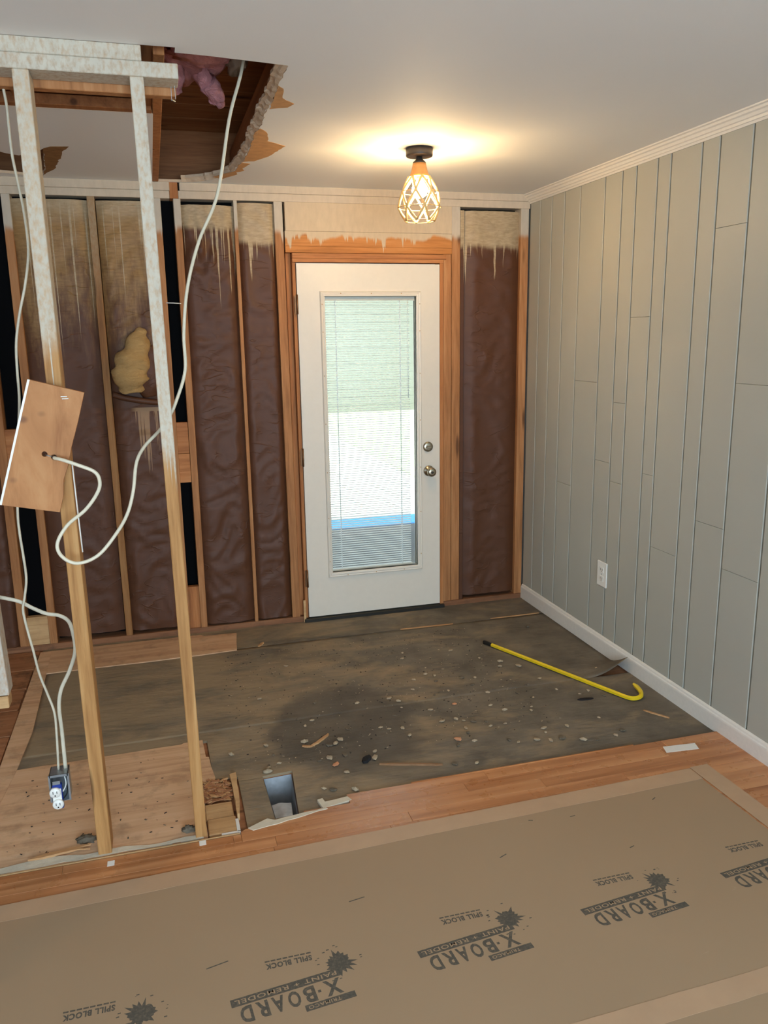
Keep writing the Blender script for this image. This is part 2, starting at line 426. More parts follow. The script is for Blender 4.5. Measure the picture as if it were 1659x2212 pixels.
def lathe(name, prof, cx, cy, mat, parent=None, seg=32, axis='z', base=(0, 0, 0), smooth=True, **kw):
    """prof: (radius, height); axis 'z' up, 'y' towards -y, 'x' towards -x"""
    v, f = [], []
    for r, h in prof:
        for k in range(seg):
            a = 2 * math.pi * k / seg; c_, s_ = r * math.cos(a), r * math.sin(a)
            if axis == 'z': v.append((cx + c_, cy + s_, h))
            elif axis == 'y': v.append((base[0] + c_, base[1] - h, base[2] + s_))
            else: v.append((base[0] - h, base[1] + c_, base[2] + s_))
    m = len(prof)
    for i in range(m - 1):
        for k in range(seg):
            a = i * seg + k; b = i * seg + (k + 1) % seg; f.append((a, b, b + seg, a + seg))
    f.append(tuple(range(seg))); f.append(tuple((m - 1) * seg + k for k in range(seg)))
    o = fix_normals(add(name, v, f, mat, parent, smooth, **kw)); return o

def blob(name, cx, cy, cz, rx, ry, rz, mat, parent=None, sub=2, rough=0.35, freq=3.0, seed=0, **kw):
    bm = bmesh.new(); bmesh.ops.create_icosphere(bm, subdivisions=sub, radius=1.0)
    for v in bm.verts:
        k = 1 + rough * mnoise.noise(v.co * freq + Vector((seed * 3.1, seed, 0)))
        v.co = Vector((v.co.x * rx * k + cx, v.co.y * ry * k + cy, v.co.z * rz * k + cz))
    vs = [v.co.copy() for v in bm.verts]; fs = [tuple(v.index for v in f.verts) for f in bm.faces]; bm.free()
    return add(name, vs, fs, mat, parent, True, **kw)

XR = 1.508; H = 2.44

# ================================================================== SETTING
# ---- floor: subfloor slab with the register opening cut through
REG = [(-0.378, -1.668), (-0.262, -1.662), (-0.286, -1.958), (-0.372, -1.962)]
floor = slab('floor', [[(-4, -7), (XR + 0.1, -7), (XR + 0.1, 0.1), (-4, 0.1)], REG[::-1]], -0.06, -0.008, M['subboard'],
             label='wooden subfloor of the room under felt and hardwood', cat='floor', kind='structure')

def ragged(pts, amp, step, seed=0, closed=True):
    out = []; n = len(pts); rnd = random.Random(seed)
    for i in range(n if closed else n - 1):
        a, b = Vector(pts[i] + (0,)), Vector(pts[(i + 1) % n] + (0,))
        m = max(1, int((b - a).length / step))
        nrm = Vector((-(b - a).y, (b - a).x, 0)).normalized() if (b - a).length > 1e-6 else Vector()
        for k in range(m):
            q = a.lerp(b, k / m)
            if k: q += nrm * rnd.uniform(-amp, amp)
            out.append((q.x, q.y))
    if not closed: out.append(pts[-1])
    return out

# felt sheets, laid across the room with open seams
slab('felt_sheet', [ragged([(-1.36, -0.312), (0.55, -0.309), (0.60, -0.319), (0.92, -0.321), (1.15, -0.310), (1.47, -0.310), (XR - 0.012, -0.305), (XR - 0.012, 0.0), (-1.36, 0.0)], 0.0015, 0.12, 1)], -0.008, -0.001, M['felt'], floor)
# second sheet: its far-right corner curls up against the baseboard
def curled_sheet():
    x0, x1, y0, y1 = -1.30, XR - 0.013, -1.245, -0.322
    nx, ny = 90, 34; v, f = [], []
    for j in range(ny + 1):
        for i in range(nx + 1):
            x = x0 + (x1 - x0) * i / nx; y = y0 + (y1 - y0) * j / ny
            if j == 0: y += 0.002 * mnoise.noise(Vector((x * 7, 0, 1)))
            s = max(0.0, min(1.0, (x - 1.24) / 0.25)); w = max(0.0, 1 - (y - y0) / 0.17)
            lift = 0.085 * (s ** 2.2) * (w ** 1.3)
            z = 0.0001 + 0.0002 * mnoise.noise(Vector((x * 6, y * 9, 0))) + lift
            v.append((x - 0.012 * s * w, y, z))
    for j in range(ny):
        for i in range(nx):
            a = j * (nx + 1) + i; f.append((a, a + 1, a + nx + 2, a + nx + 1))
    o = add('felt_sheet', v, f, M['felt'], floor, True, label='felt sheet whose corner curls up against the baseboard')
    md = o.modifiers.new('thickness', 'SOLIDIFY'); md.thickness = 0.002; md.offset = -1
    return o
curled_sheet()
slab('felt_sheet', [ragged([(-1.30, -1.2445), (XR - 0.012, -1.2445), (XR - 0.012, -1.90), (0.4, -1.895), (-0.20, -1.945), (-0.30, -1.975), (-0.47, -2.0), (-0.47, -1.645), (-0.56, -1.635), (-0.565, -1.318), (-1.30, -1.338)][::-1], 0.0015, 0.15, 3), REG[::-1]], -0.008, 0.0016, M['felt'], floor)

# plywood patch and boards round the left-hand bay
slab('plywood_panel', [ragged([(-1.385, -2.022), (-0.605, -2.0), (-0.603, -1.79), (-0.553, -1.63), (-0.566, -1.46), (-0.578, -1.455), (-0.583, -1.308), (-0.66, -1.312), (-0.67, -1.322), (-1.30, -1.336), (-1.385, -1.34)], 0.003, 0.08, 5)], -0.008, 0.004, M['ply'], floor, label='pinkish weathered plywood panel of the subfloor')
slab('plywood_strip', [ragged([(-1.31, -0.36), (-0.56, -0.355), (-0.342, -0.34), (-0.318, -0.082), (-0.50, -0.075), (-0.52, -0.05), (-1.35, -0.045)], 0.003, 0.1, 6)], -0.004, 0.005, M['ply'], floor, label='pinkish plywood strip along the bottom plate')
for k, (ya, yb) in enumerate([(-0.02, -0.28), (-0.285, -0.52), (-0.525, -0.76), (-0.767, -1.02), (-1.028, -1.30), (-1.31, -1.62), (-1.628, -2.02)]):
    box('subfloor_board', -2.9, -1.372 - 0.004 * (k % 3), yb, ya, -0.012, 0.003, M['subboard'], floor, 0.003)
slab('nailing_strip', [[(-1.368, -2.02), (-1.368, -0.05), (-1.312, -0.05), (-1.285, -1.0), (-1.30, -1.33), (-1.325, -1.60), (-1.36, -2.02)][::-1]], -0.006, 0.006, M['ply'], floor)
# the broken-out pocket beside the right-hand stud
box('pocket_block', -0.605, -0.508, -1.90, -1.805, -0.008, 0.003, M['ply_block'], floor, 0.003)
box('pocket_block', -0.602, -0.503, -1.998, -1.905, -0.008, 0.006, M['ply_block'], floor, 0.003)
slab('pocket_rim', [ragged([(-0.500, -1.645), (-0.476, -1.638), (-0.480, -1.80), (-0.490, -1.92), (-0.498, -1.92), (-0.497, -1.75)][::-1], 0.002, 0.04, 8)], -0.008, 0.02, M['ply_block'], floor)
boxes('corner_bead', [(-0.507, -0.496, -2.006, -1.93, -0.004, 0.008), (-0.56, -0.496, -2.012, -2.003, -0.004, 0.008)], M['trim'], floor)
boxes('edge_strip', [(-3.0, -0.50, -2.0245, -2.0205, -0.008, 0.0105)], M['ply_block'], floor)
slab('plaster_line', [ragged([(-2.8, -2.018), (-0.62, -2.002), (-0.64, -1.985), (-0.8, -1.993), (-0.88, -1.975), (-1.0, -1.985), (-1.1, -1.965), (-1.3, -1.98), (-2.8, -1.99)], 0.004, 0.04, 9)], 0.0, 0.007, M['residue'], floor, label='crumbly whitish plaster line left by the partition')

# hardwood strips, with butt joints
rnd = random.Random(3)
rows = []
y = -1.900
for k in range(22):
    w = 0.0575
    rows.append((y - w, y)); y -= w
for k, (ya, yb) in enumerate(rows):
    yt = yb
    x0 = -0.497 if ya > -2.03 else -3.0
    if yb > -1.95: x0 = -0.10
    xs = [x0]
    while xs[-1] < XR - 0.015:
        xs.append(min(XR - 0.013, xs[-1] + rnd.uniform(0.35, 1.15)))
        if XR - 0.013 - xs[-1] < 0.15: xs[-1] = XR - 0.013
    for a, b in zip(xs[:-1], xs[1:]):
        y0, y1 = ya + 0.0004, yb - 0.0004
        if a < -0.5 and yb > -2.029:            # butts against the old wall line
            if b > -0.497: box('hardwood_plank', -0.4967, b - 0.0003, y0, y1, -0.008, 0.010, M['hardwood'], floor, 0.0009); b = -0.4973
            y1 = -2.0295
        if k == 1 and a < -0.25:                # the register cut-out takes a bite of this row
            if b < -0.2: continue
            a = -0.27
        box('hardwood_plank', a + 0.0003, b - 0.0003, y0, y1, -0.008, 0.010, M['hardwood'], floor, 0.0009)
box('hardwood_edge_strip', 0.15, 1.10, -1.902, -1.893, -0.006, 0.012, M['jamb_x'], floor, 0.002, label='thin reddish tongue strip along the hardwood edge')
fy = rows[-1][0]
box('hardwood_field', -3.9, XR - 0.013, -6.99, fy, -0.008, 0.0095, M['hardwood'], floor)
slab('hardwood_patch', [[(-0.48, -2.005), (-0.25, -1.975), (-0.25, -2.02), (-0.497, -2.02)]], -0.008, 0.0098, M['hardwood'], floor)
slab('filler_patch', [ragged([(-0.47, -2.004), (-0.40, -1.968), (-0.375, -1.985), (-0.30, -1.975), (-0.19, -1.962), (-0.185, -1.972), (-0.30, -1.995), (-0.40, -2.012), (-0.455, -2.022)], 0.004, 0.03, 12)], 0.004, 0.0125, M['residue'], floor)
slab('filler_patch', [ragged([(-0.21, -1.905), (-0.19, -1.90), (-0.185, -1.925), (-0.10, -1.915), (-0.09, -1.94), (-0.2, -1.962)], 0.003, 0.03, 13)], 0.0, 0.0115, M['residue'], floor)

# ---- back wall: sheathing, framing, batts
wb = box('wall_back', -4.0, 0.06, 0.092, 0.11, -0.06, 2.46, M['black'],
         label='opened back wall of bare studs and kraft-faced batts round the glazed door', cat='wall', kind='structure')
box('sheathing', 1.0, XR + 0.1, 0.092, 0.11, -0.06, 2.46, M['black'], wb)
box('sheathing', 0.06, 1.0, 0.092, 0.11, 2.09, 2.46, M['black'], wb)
box('top_plate', -4.0, -0.52, -0.002, 0.089, 2.40, 2.455, M['plate_back'], wb, 0.002)
box('top_plate', -0.47, XR, -0.002, 0.089, 2.402, 2.455, M['plate_back'], wb, 0.002)
box('top_plate', -4.0, -0.522, 0.0, 0.089, 2.362, 2.3995, M['plate_back'], wb, 0.002)
box('top_plate', -0.478, XR, 0.0, 0.089, 2.362, 2.4015, M['plate_back'], wb, 0.002)
box('splice_block', -0.521, -0.479, 0.0, 0.089, 2.362, 2.45, M['jamb'], wb, 0.001, label='bare orange splice block in the top plate')
box('bottom_plate', -4.0, 0.10, 0.0, 0.089, -0.008, 0.03, M['plate_bot'], wb, 0.002)
box('bottom_plate', 0.97, XR, -0.004, 0.089, -0.008, 0.03, M['plate_bot'], wb, 0.002)
ST = 0.038
def bstud(x0, w=ST, zt=2.362, mat='stud', z0=0.03, y0=0.0, lean=0.0):
    return lean_box('stud', x0, x0 + lean, w, y0, 0.089, z0, zt, M[mat], wb)
for xx in (-3.3, -2.85, -2.45, -2.05, -1.66): bstud(xx)
bstud(-1.473, 0.045); bstud(-1.322, 0.04)
bstud(-0.922, 0.036, mat='stud_old', lean=-0.004)
bstud(-0.607, 0.038)
bstud(-0.509, 0.036, lean=0.004)
bstud(-0.200, 0.019, lean=0.0)
bstud(0.022, 0.046, lean=-0.010)
bstud(1.022, 0.052, zt=2.362)
bstud(0.972, 0.047, zt=2.104)
bstud(1.450, 0.050)
lean_box('batt_flange', 1.076, 1.076, 0.024, 0.004, 0.012, 0.03, 2.345, M['kraft_dry'], wb)
# blocks inside the two open wall channels
for (xa, xb) in ((-1.428, -1.322), (-0.569, -0.509)):
    box('blocking', xa, xb, 0.004, 0.042, 0.880, 1.040, M['jamb_x'], wb, 0.001)
    box('blocking', xa, xb, 0.004, 0.042, 1.042, 1.212, M['jamb_x'], wb, 0.001)
box('blocking', -0.569, -0.509, 0.010, 0.048, 0.03, 0.275, M['jamb'], wb, 0.001)
box('blocking', -1.428, -1.322, 0.006, 0.044, 0.03, 0.190, M['ply_block'], wb, 0.001)
# header over the door
box('header', 0.070, 1.022, 0.0, 0.045, 2.215, 2.362, M['header'], wb, 0.001)
box('header', 0.066, 1.022, 0.001, 0.045, 2.137, 2.2145, M['header'], wb, 0.001)
box('header', 0.066, 1.022, 0.0, 0.045, 2.104, 2.1365, M['header'], wb, 0.001)
box('jack_stud', 0.069, 0.097, 0.034, 0.089, 0.0, 2.104, M['jamb'], wb, 0.002)
box('sub_header', 0.099, 0.986, -0.010, 0.085, 2.074, 2.101, M['jamb_x'], wb, 0.002)

def batt(x0, x1, z0, z1, mat, amp=0.010, y=0.012, seed=0, nx=18, nz=120, slump=0.0):
    v, f = [], []
    for j in range(nz + 1):
        for i in range(nx + 1):
            s, q = i / nx, j / nz
            x = x0 + (x1 - x0) * s; z = z0 + (z1 - z0) * q
            edge = min(1.0, min(s, 1 - s) * 7)
            n1 = mnoise.noise(Vector((x * 5 + seed, z * 3, seed)))
            n2 = 1 - abs(mnoise.noise(Vector((x * 6 + seed * 2, z * 13 + 3 * n1, seed + 5)))) * 2.0
            n3 = mnoise.noise(Vector((x * 16, z * 34, seed + 9)))
            fold = max(0.0, n2) ** 3
            d = edge * (0.012 + amp * (0.45 * n1 + 0.9 * fold + 0.12 * n3)) - (1 - edge) * 0.004
            d += slump * edge * max(0, 1 - abs(q - 0.9) * 9) * (0.6 + mnoise.noise(Vector((x * 30, z * 12, 1))))
            v.append((x, y - d + 0.012, z))
    for j in range(nz):
        for i in range(nx):
            a = j * (nx + 1) + i; f.append((a, a + 1, a + nx + 2, a + nx + 1))
    return add('insulation_batt', v, f, M[mat], wb, True)
for q, (xa, xb) in enumerate(((-3.262, -2.85), (-2.812, -2.45), (-2.412, -2.05), (-2.012, -1.66))): batt(xa, xb, 0.03, 2.36, 'kraft', seed=11 + q, nz=70)
batt(-1.622, -1.473, 0.03, 2.36, 'kraft', seed=1, nx=10)
batt(-1.282, -0.926, 0.06, 2.345, 'kraft_tan', seed=2)
batt(-0.886, -0.607, 0.05, 2.345, 'kraft_torn', seed=3, amp=0.013)
batt(-0.473, -0.200, 0.04, 2.335, 'kraft', seed=4, amp=0.014, slump=0.03)
batt(-0.181, 0.018, 0.04, 2.352, 'kraft_dry', seed=5)
batt(1.104, 1.450, 0.05, 2.345, 'kraft_dry', seed=6, amp=0.010)
# loose tuft pulled out of the second bay, and the torn lip under it
def tuft():
    v, f = tubev(catmull([(-0.708, -0.02, 1.72), (-0.722, -0.03, 1.68), (-0.742, -0.045, 1.61), (-0.770, -0.055, 1.53), (-0.788, -0.055, 1.46), (-0.785, -0.040, 1.395)], 7), lambda s: 0.010 + 0.080 * min(1, s * 1.6) ** 0.8 * (1 - 0.35 * max(0, s - 0.75) / 0.25) * (1 + 0.13 * math.sin(s * 26)), 18, 0.75)
    v = [p + Vector((mnoise.noise(p * 22), mnoise.noise(p * 22 + Vector((9, 0, 0))), mnoise.noise(p * 18 + Vector((0, 7, 0))))) * 0.011 for p in v]
    add('torn_tuft', v, f, M['fibre'], wb, True, label='tan fibreglass tuft pulled out of a torn batt')
tuft()
v, f = tubev(catmull([(-0.66, -0.02, 1.62), (-0.69, -0.03, 1.54), (-0.70, -0.03, 1.44), (-0.69, -0.015, 1.36)], 6), lambda s: 0.045 + 0.02 * math.sin(s * 3.1), 12, 0.4)
v = [p + Vector((mnoise.noise(p * 20), mnoise.noise(p * 20 + Vector((4, 0, 0))), 0)) * 0.014 for p in v]
add('torn_facing', v, f, M['kraft_tan'], wb, True)
v, f = tubev(catmull([(-0.88, -0.004, 1.375), (-0.82, -0.018, 1.355), (-0.72, -0.022, 1.335), (-0.61, -0.006, 1.32)], 5), 0.016, 8, 1.0)
add('torn_lip', v, f, M['kraft'], wb, True)
# small staples and a stray wire across the open channel
tube('wire', [(-0.575, -0.004, 1.842), (-0.54, -0.006, 1.841), (-0.50, -0.004, 1.838)], 0.0025, M['plasticwhite'], wb, 6)

# ---- right wall of random-width planks
wr = box('wall_right', XR + 0.010, XR + 0.12, -7.0, 0.11, -0.06, 2.46, M['wall_plain'],
         label='right wall of pale grey painted vertical planks', cat='wall', kind='structure')
gro = [0.0, -0.13, -0.27, -0.413, -0.580, -0.816, -0.967, -1.083, -1.245, -1.340, -1.543, -1.651, -1.835, -2.052, -2.19, -2.40, -2.55, -2.74, -2.86, -3.06]
joints = {3: [0.827], 4: [1.405], 5: [1.010], 6: [1.316, 0.921], 8: [1.004], 7: [1.72], 9: [0.673], 11: [2.046, 0.864], 12: [1.451, 0.702], 5.5: [], 13: [1.18], 14: [0.5], 15: [1.9], 16: [0.9]}
for i in range(len(gro) - 1):
    ya, yb = gro[i + 1], gro[i]
    zs = [0.0] + sorted(joints.get(i, [])) + [H]
    for za, zb in zip(zs[:-1], zs[1:]):
        a, b, c_ = 0.0018, 0.0008, 0.0018       # long edges chamfered wide, ends tight
        y0, y1, z0, z1 = ya + 0.0044, yb - 0.0044, za + 0.0004, zb - 0.0004
        x1, x0 = XR + 0.012, XR
        vv = [(x1, y0, z0), (x1, y1, z0), (x1, y1, z1), (x1, y0, z1),
              (x0 + c_, y0, z0), (x0 + c_, y1, z0), (x0 + c_, y1, z1), (x0 + c_, y0, z1),
              (x0, y0 + a, z0 + b), (x0, y1 - a, z0 + b), (x0, y1 - a, z1 - b), (x0, y0 + a, z1 - b)]
        ff = [(0, 1, 2, 3), (0, 4, 5, 1), (1, 5, 6, 2), (2, 6, 7, 3), (3, 7, 4, 0), (4, 8, 9, 5), (5, 9, 10, 6), (6, 10, 11, 7), (7, 11, 8, 4), (8, 11, 10, 9)]
        fix_normals(add('wall_plank', vv, ff, M['wallpaint'], wr))
box('wall_plank', XR, XR + 0.012, -7.0, gro[-1] - 0.001, 0.0, H, M['wallpaint'], wr)

# baseboard and crown along the right wall
def profile_y(name, prof, y0, y1, mat, **kw):
    n = len(prof); v = [(x, y0, z) for x, z in prof] + [(x, y1, z) for x, z in prof]
    f = [(i, (i + 1) % n, (i + 1) % n + n, i + n) for i in range(n)] + [tuple(range(n)), tuple(range(2 * n - 1, n - 1, -1))]
    return fix_normals(add(name, v, f, mat, None, **kw))
bb = [(XR, 0.0), (XR - 0.013, 0.0), (XR - 0.013, 0.068), (XR - 0.012, 0.074), (XR - 0.009, 0.079), (XR - 0.007, 0.086), (XR - 0.003, 0.091), (XR, 0.092)]
profile_y('baseboard_right', bb, -7.0, -0.004, M['trim'], label='white baseboard along the foot of the plank wall', cat='baseboard', kind='structure')
cr = [(XR, 2.388), (XR - 0.006, 2.388), (XR - 0.009, 2.396), (XR - 0.014, 2.398), (XR - 0.016, 2.407), (XR - 0.022, 2.410), (XR - 0.026, 2.420), (XR - 0.033, 2.424), (XR - 0.036, 2.432), (XR - 0.044, 2.435), (XR - 0.045, 2.44), (XR, 2.44)]
profile_y('trim_1', cr, -7.0, -0.002, M['trim'], label='white stepped crown moulding between plank wall and ceiling', cat='moulding', kind='structure')

# ---- ceiling with the two torn openings
H1r = [(-0.219, -1.918), (-0.22, -1.83), (-0.217, -1.717), (-0.216, -1.629), (-0.209, -1.548), (-0.214, -1.472), (-0.219, -1.378), (-0.21, -1.267), (-0.21, -1.193), (-0.211, -1.015), (-0.203, -0.875), (-0.207, -0.76), (-0.204, -0.617), (-0.213, -0.529), (-0.222, -0.389), (-0.241, -0.288), (-0.281, -0.178), (-0.307, -0.134), (-0.363, -0.069), (-0.408, -0.035), (-0.456, -0.018), (-0.545, -0.012)]
H1 = ragged(H1r, 0.006, 0.03, 21, closed=False) + [(-0.602, -0.012), (-0.602, -1.298), (-2.2, -1.290), (-2.2, -1.999), (-0.545, -1.999), (-0.545, -1.957), (-0.45, -1.95), (-0.30, -1.93)]
H2 = ragged([(-1.40, -0.50), (-1.223, -0.561), (-1.202, -0.533), (-1.157, -0.501), (-1.112, -0.584), (-1.063, -0.61), (-1.04, -0.661), (-1.068, -0.39), (-1.085, -0.199), (-1.117, -0.051), (-1.194, -0.057), (-1.295, -0.10), (-1.42, -0.12)], 0.004, 0.04, 22)
ceil = slab('ceiling', [[(-4, -7), (XR + 0.012, -7), (XR + 0.012, 0.0), (-4, 0.0)], H1, H2], H, H + 0.0125, [M['ceiling'], M['gypsum']],
            label='white plasterboard ceiling with two torn openings', cat='ceiling', kind='structure')
for p in ceil.data.polygons:
    if abs(p.normal.z) < 0.5: p.material_index = 1
for tp in ([(-0.209, -1.55), (-0.216, -1.72), (-0.195, -1.691), (-0.183, -1.591), (-0.133, -1.529), (-0.148, -1.482), (-0.207, -1.449)],
           [(-0.216, -1.115), (-0.204, -1.173), (-0.174, -1.124), (-0.153, -1.029), (-0.15, -0.978), (-0.064, -0.906), (-0.083, -0.807), (-0.113, -0.68), (-0.156, -0.586), (-0.203, -0.566), (-0.203, -0.763)],
           [(-0.21, -0.543), (-0.167, -0.529), (-0.192, -0.421), (-0.177, -0.365), (-0.211, -0.321), (-0.201, -0.273), (-0.267, -0.131), (-0.311, -0.188), (-0.222, -0.343)],
           [(-1.04, -0.664), (-1.01, -0.701), (-0.937, -0.716), (-0.973, -0.615), (-0.99, -0.478), (-1.007, -0.44), (-1.007, -0.405), (-1.038, -0.25), (-1.076, -0.164), (-1.117, -0.053), (-1.085, -0.202), (-1.068, -0.392)]):
    slab('torn_paper', [ragged(tp, 0.003, 0.025, 30)], H - 0.0012, H + 0.0005, M['tornpaper' if tp[0][0] > -0.5 else 'tornpaper_dark'], ceil, label='brown torn paper layer beside an opening')
# broken, bevelled edge of plaster and board round the big opening
edge = ragged(H1r[:-1], 0.005, 0.02, 33, closed=False)
v, f = [], []
for i, (xa, ya) in enumerate(edge):
    nz_ = mnoise.noise(Vector((i * 0.55, 2.0, 0))); nz2 = mnoise.noise(Vector((i * 0.8, 9.0, 0)))
    b = min(1.0, max(0.0, (-0.25 - ya) / 0.2))          # runs out towards the back wall
    dx, dy = (-0.010 - 0.016 * b + 0.010 * nz_), (-0.004 - 0.014 * (1 - b))
    v += [(xa + 0.002, ya, H - 0.0015), (xa + dx * 0.4, ya + dy * 0.3, H + 0.004 + 0.004 * nz2), (xa + dx * 0.6, ya + dy * 0.7, H + 0.013), (xa + dx, ya + dy, H + 0.017 + 0.006 * nz_), (xa + dx * 0.9, ya + dy, H + 0.030)]
for i in range(len(edge) - 1):
    for k in range(4):
        a = i * 5 + k; f.append((a, a + 1, a + 6, a + 5))
fix_normals(add('broken_edge', v, f, M['gypsum'], ceil, label='crumbly cream plaster edge of the big opening'))
# framing above
box('joist', -0.645, -0.604, -3.4, -0.002, H + 0.013, H + 0.16, M['joist'], ceil, 0.002)
box('joist_liner', -0.604, -0.572, -1.93, -0.0, H - 0.0, H + 0.09, M['jamb'], ceil, 0.002)
box('joist', -0.205, -0.165, -3.4, -0.002, H + 0.013, H + 0.16, M['joist'], ceil, 0.002)
box('joist', -1.05, -1.01, -3.4, -0.002, H + 0.013, H + 0.16, M['joist'], ceil, 0.002)
box('nailer', -2.2, -0.606, -1.345, -1.30, H + 0.0, H + 0.035, M['joist'], ceil, 0.002)
box('nailer', -2.2, -0.545, -1.905, -1.868, 2.340, 2.42, M['stud_clean'], ceil, 0.002)

# roof shell over the attic: boards on the underside of a low slope
roof = add('roof', [(-4.2, -7.2, 3.9), (1.8, -7.2, 3.9), (1.8, 0.25, 2.70), (-4.2, 0.25, 2.70), (-4.2, -7.2, 4.0), (1.8, -7.2, 4.0), (1.8, 0.25, 2.80), (-4.2, 0.25, 2.80)], BOXF, M['roofboard'],
           label='low roof closing the dark attic above the ceiling', cat='roof', kind='structure')
boxes('gable', [(-4.2, -4.1, -7.2, 0.25, 2.46, 3.95), (1.62, 1.8, -7.2, 0.25, 2.46, 3.95), (-4.2, 1.8, -7.2, -7.1, 2.46, 3.95), (-4.2, 1.8, 0.11, 0.25, 2.44, 2.75)], M['roofboard'], roof)
sl = (3.9 - 2.70) / (-7.2 - 0.25)
for k in range(15):
    ya = 0.08 - k * 0.155; yb = ya - 0.150
    zf = lambda yy: 2.70 + (yy - 0.25) * sl
    add('roof_board', [(-1.6, yb, zf(yb) - 0.02), (0.1, yb, zf(yb) - 0.02), (0.1, ya, zf(ya) - 0.02), (-1.6, ya, zf(ya) - 0.02), (-1.6, yb, zf(yb)), (0.1, yb, zf(yb)), (0.1, ya, zf(ya)), (-1.6, ya, zf(ya))], BOXF, M['roofboard'], roof)

# ---- partition: what is left of an inner wall
wp = empty('wall_partition', (-0.8, -1.955, 0), label='remains of an inner partition: whitewashed studs under a double top plate', cat='wall', kind='structure')
box('top_plate', -4.0, -0.637, -2.0, -1.911, 2.400, 2.4398, M['plate_paint'], wp, 0.002)
box('top_plate', -4.0, -0.541, -2.002, -1.911, 2.360, 2.3990, M['plate_paint'], wp, 0.002)
lean_box('stud', -0.957, -0.971, 0.042, -2.0, -1.911, 0.0, 2.36, M['stud_part'], wp)
lean_box('stud', -0.645, -0.672, 0.037, -2.0, -1.911, 0.0, 2.36, M['stud_part2'], wp)
lean_box('stud', -1.205, -1.25, 0.042, -2.0, -1.93, 0.60, 2.36, M['stud_white'], wp, label='stud broken off short above the floor')
box('stud_end', -1.21, -1.166, -2.004, -1.95, 0.560, 0.598, M['ply_block'], wp, 0.002)
boxes('nail', [(-0.5505, -0.5495, -1.935, -1.934, 2.325, 2.361), (-0.5605, -0.5595, -1.925, -1.924, 2.322, 2.361)], M['galv'], wp)

# ---- rest of the room behind the camera
def holed_wall(name, axis, at, thick, a0, a1, h0, h1, win, lab):
    (wa, wb_, wz0, wz1) = win
    bl = [(a0, wa, h0, h1), (wb_, a1, h0, h1), (wa, wb_, h0, wz0), (wa, wb_, wz1, h1)]
    bs = [((a, b, at - thick, at, c, d) if axis == 'y' else (at - thick, at, a, b, c, d)) for a, b, c, d in bl]
    return boxes(name, bs, M['wall_plain'], None, label=lab, cat='wall', kind='structure')
holed_wall('wall_front', 'y', -7.0, 0.1, -4.0, XR + 0.01, -0.06, 2.46, (-1.7, 0.9, 0.55, 2.15), 'pale wall with a wide window facing the glazed door')
holed_wall('wall_left', 'x', -4.0, 0.1, -7.1, 0.1, -0.06, 2.46, (-5.0, -3.0, 0.7, 2.1), 'pale side wall with an added window opening facing the plank wall')  # its window opening is added for daylight
def win_frame(name, axis, at, wa, wb_, z0, z1, lab):
    f = 0.05; mid = (wa + wb_) / 2
    bl = [(wa, wa + f, z0, z1), (wb_ - f, wb_, z0, z1), (wa + f, wb_ - f, z0, z0 + f), (wa + f, wb_ - f, z1 - f, z1), (mid - f / 2, mid + f / 2, z0 + f, z1 - f)]
    bs = [((a, b, at - 0.07, at - 0.03, c, d) if axis == 'y' else (at - 0.07, at - 0.03, a, b, c, d)) for a, b, c, d in bl]
    o = boxes(name, bs, M['trim'], None, label=lab, cat='window', kind='structure')
    g = (wa, wb_, at - 0.052, at - 0.048, z0, z1) if axis == 'y' else (at - 0.052, at - 0.048, wa, wb_, z0, z1)
    box('pane', *g, M['glass'], o)
win_frame('window_1', 'y', -7.0, -1.7, 0.9, 0.55, 2.15, 'wide white window in the wall facing the glazed door')
win_frame('added_side_window', 'x', -4.0, -5.0, -3.0, 0.7, 2.1, 'added unseen white window in the side wall, letting in daylight')  # unseen window, added on this side to let sky light in

# ================================================================== DOOR
d = empty('door_1', (0.53, 0.0, 0.0), label='white exterior door with a full glass panel and enclosed blinds', cat='door', kind='structure')
DX0, DX1, DZ0, DZ1 = 0.119, 0.943, 0.026, 2.047
GX0, GX1, GZ0, GZ1 = 0.270, 0.800, 0.288, 1.872
boxes('slab', [(DX0, GX0, -0.012, 0.032, DZ0, DZ1), (GX1, DX1, -0.012, 0.032, DZ0, DZ1), (GX0, GX1, -0.012, 0.032, DZ0, GZ0), (GX0, GX1, -0.012, 0.032, GZ1, DZ1)], M['doorwhite'], d)
def lite_ring(name, y0, proud):
    o_, i_ = (0.243, 0.829, 0.259, 1.900), (GX0, GX1, GZ0, GZ1)
    def rect(r, dd, yy): x0, x1, z0, z1 = r; return [(x0 + dd, yy, z0 + dd), (x1 - dd, yy, z0 + dd), (x1 - dd, yy, z1 - dd), (x0 + dd, yy, z1 - dd)]
    s = 1 if proud > 0 else -1
    loops = [rect(o_, 0, y0), rect(o_, 0.002, y0 - proud * 0.7), rect(o_, 0.006, y0 - proud), rect(o_, 0.014, y0 - proud * 0.8), rect(o_, 0.018, y0 - proud), rect(i_, -0.003, y0 - proud * 0.9), rect(i_, 0, y0 - proud * 0.5), rect(i_, 0, y0 + 0.018 * s)]
    v = [p for l in loops for p in l]; f = []
    for k in range(len(loops) - 1):
        for i in range(4):
            a = k * 4 + i; b = k * 4 + (i + 1) % 4; f.append((a, b, b + 4, a + 4))
    return add(name, v, f, M['doorwhite'], d)
lite_ring('lite_frame', -0.012, 0.013)
lite_ring('lite_frame', 0.032, -0.012)
for zz in (0.36, 0.62, 0.89, 1.17, 1.44, 1.68, 1.83):
    for xx in (0.2535, 0.8185):
        lathe('screw_plug', [(0.003, 0), (0.003, 0.0012), (0.0022, 0.0016)], 0, 0, M['ply_block'], d, 8, 'y', (xx, -0.0245, zz))
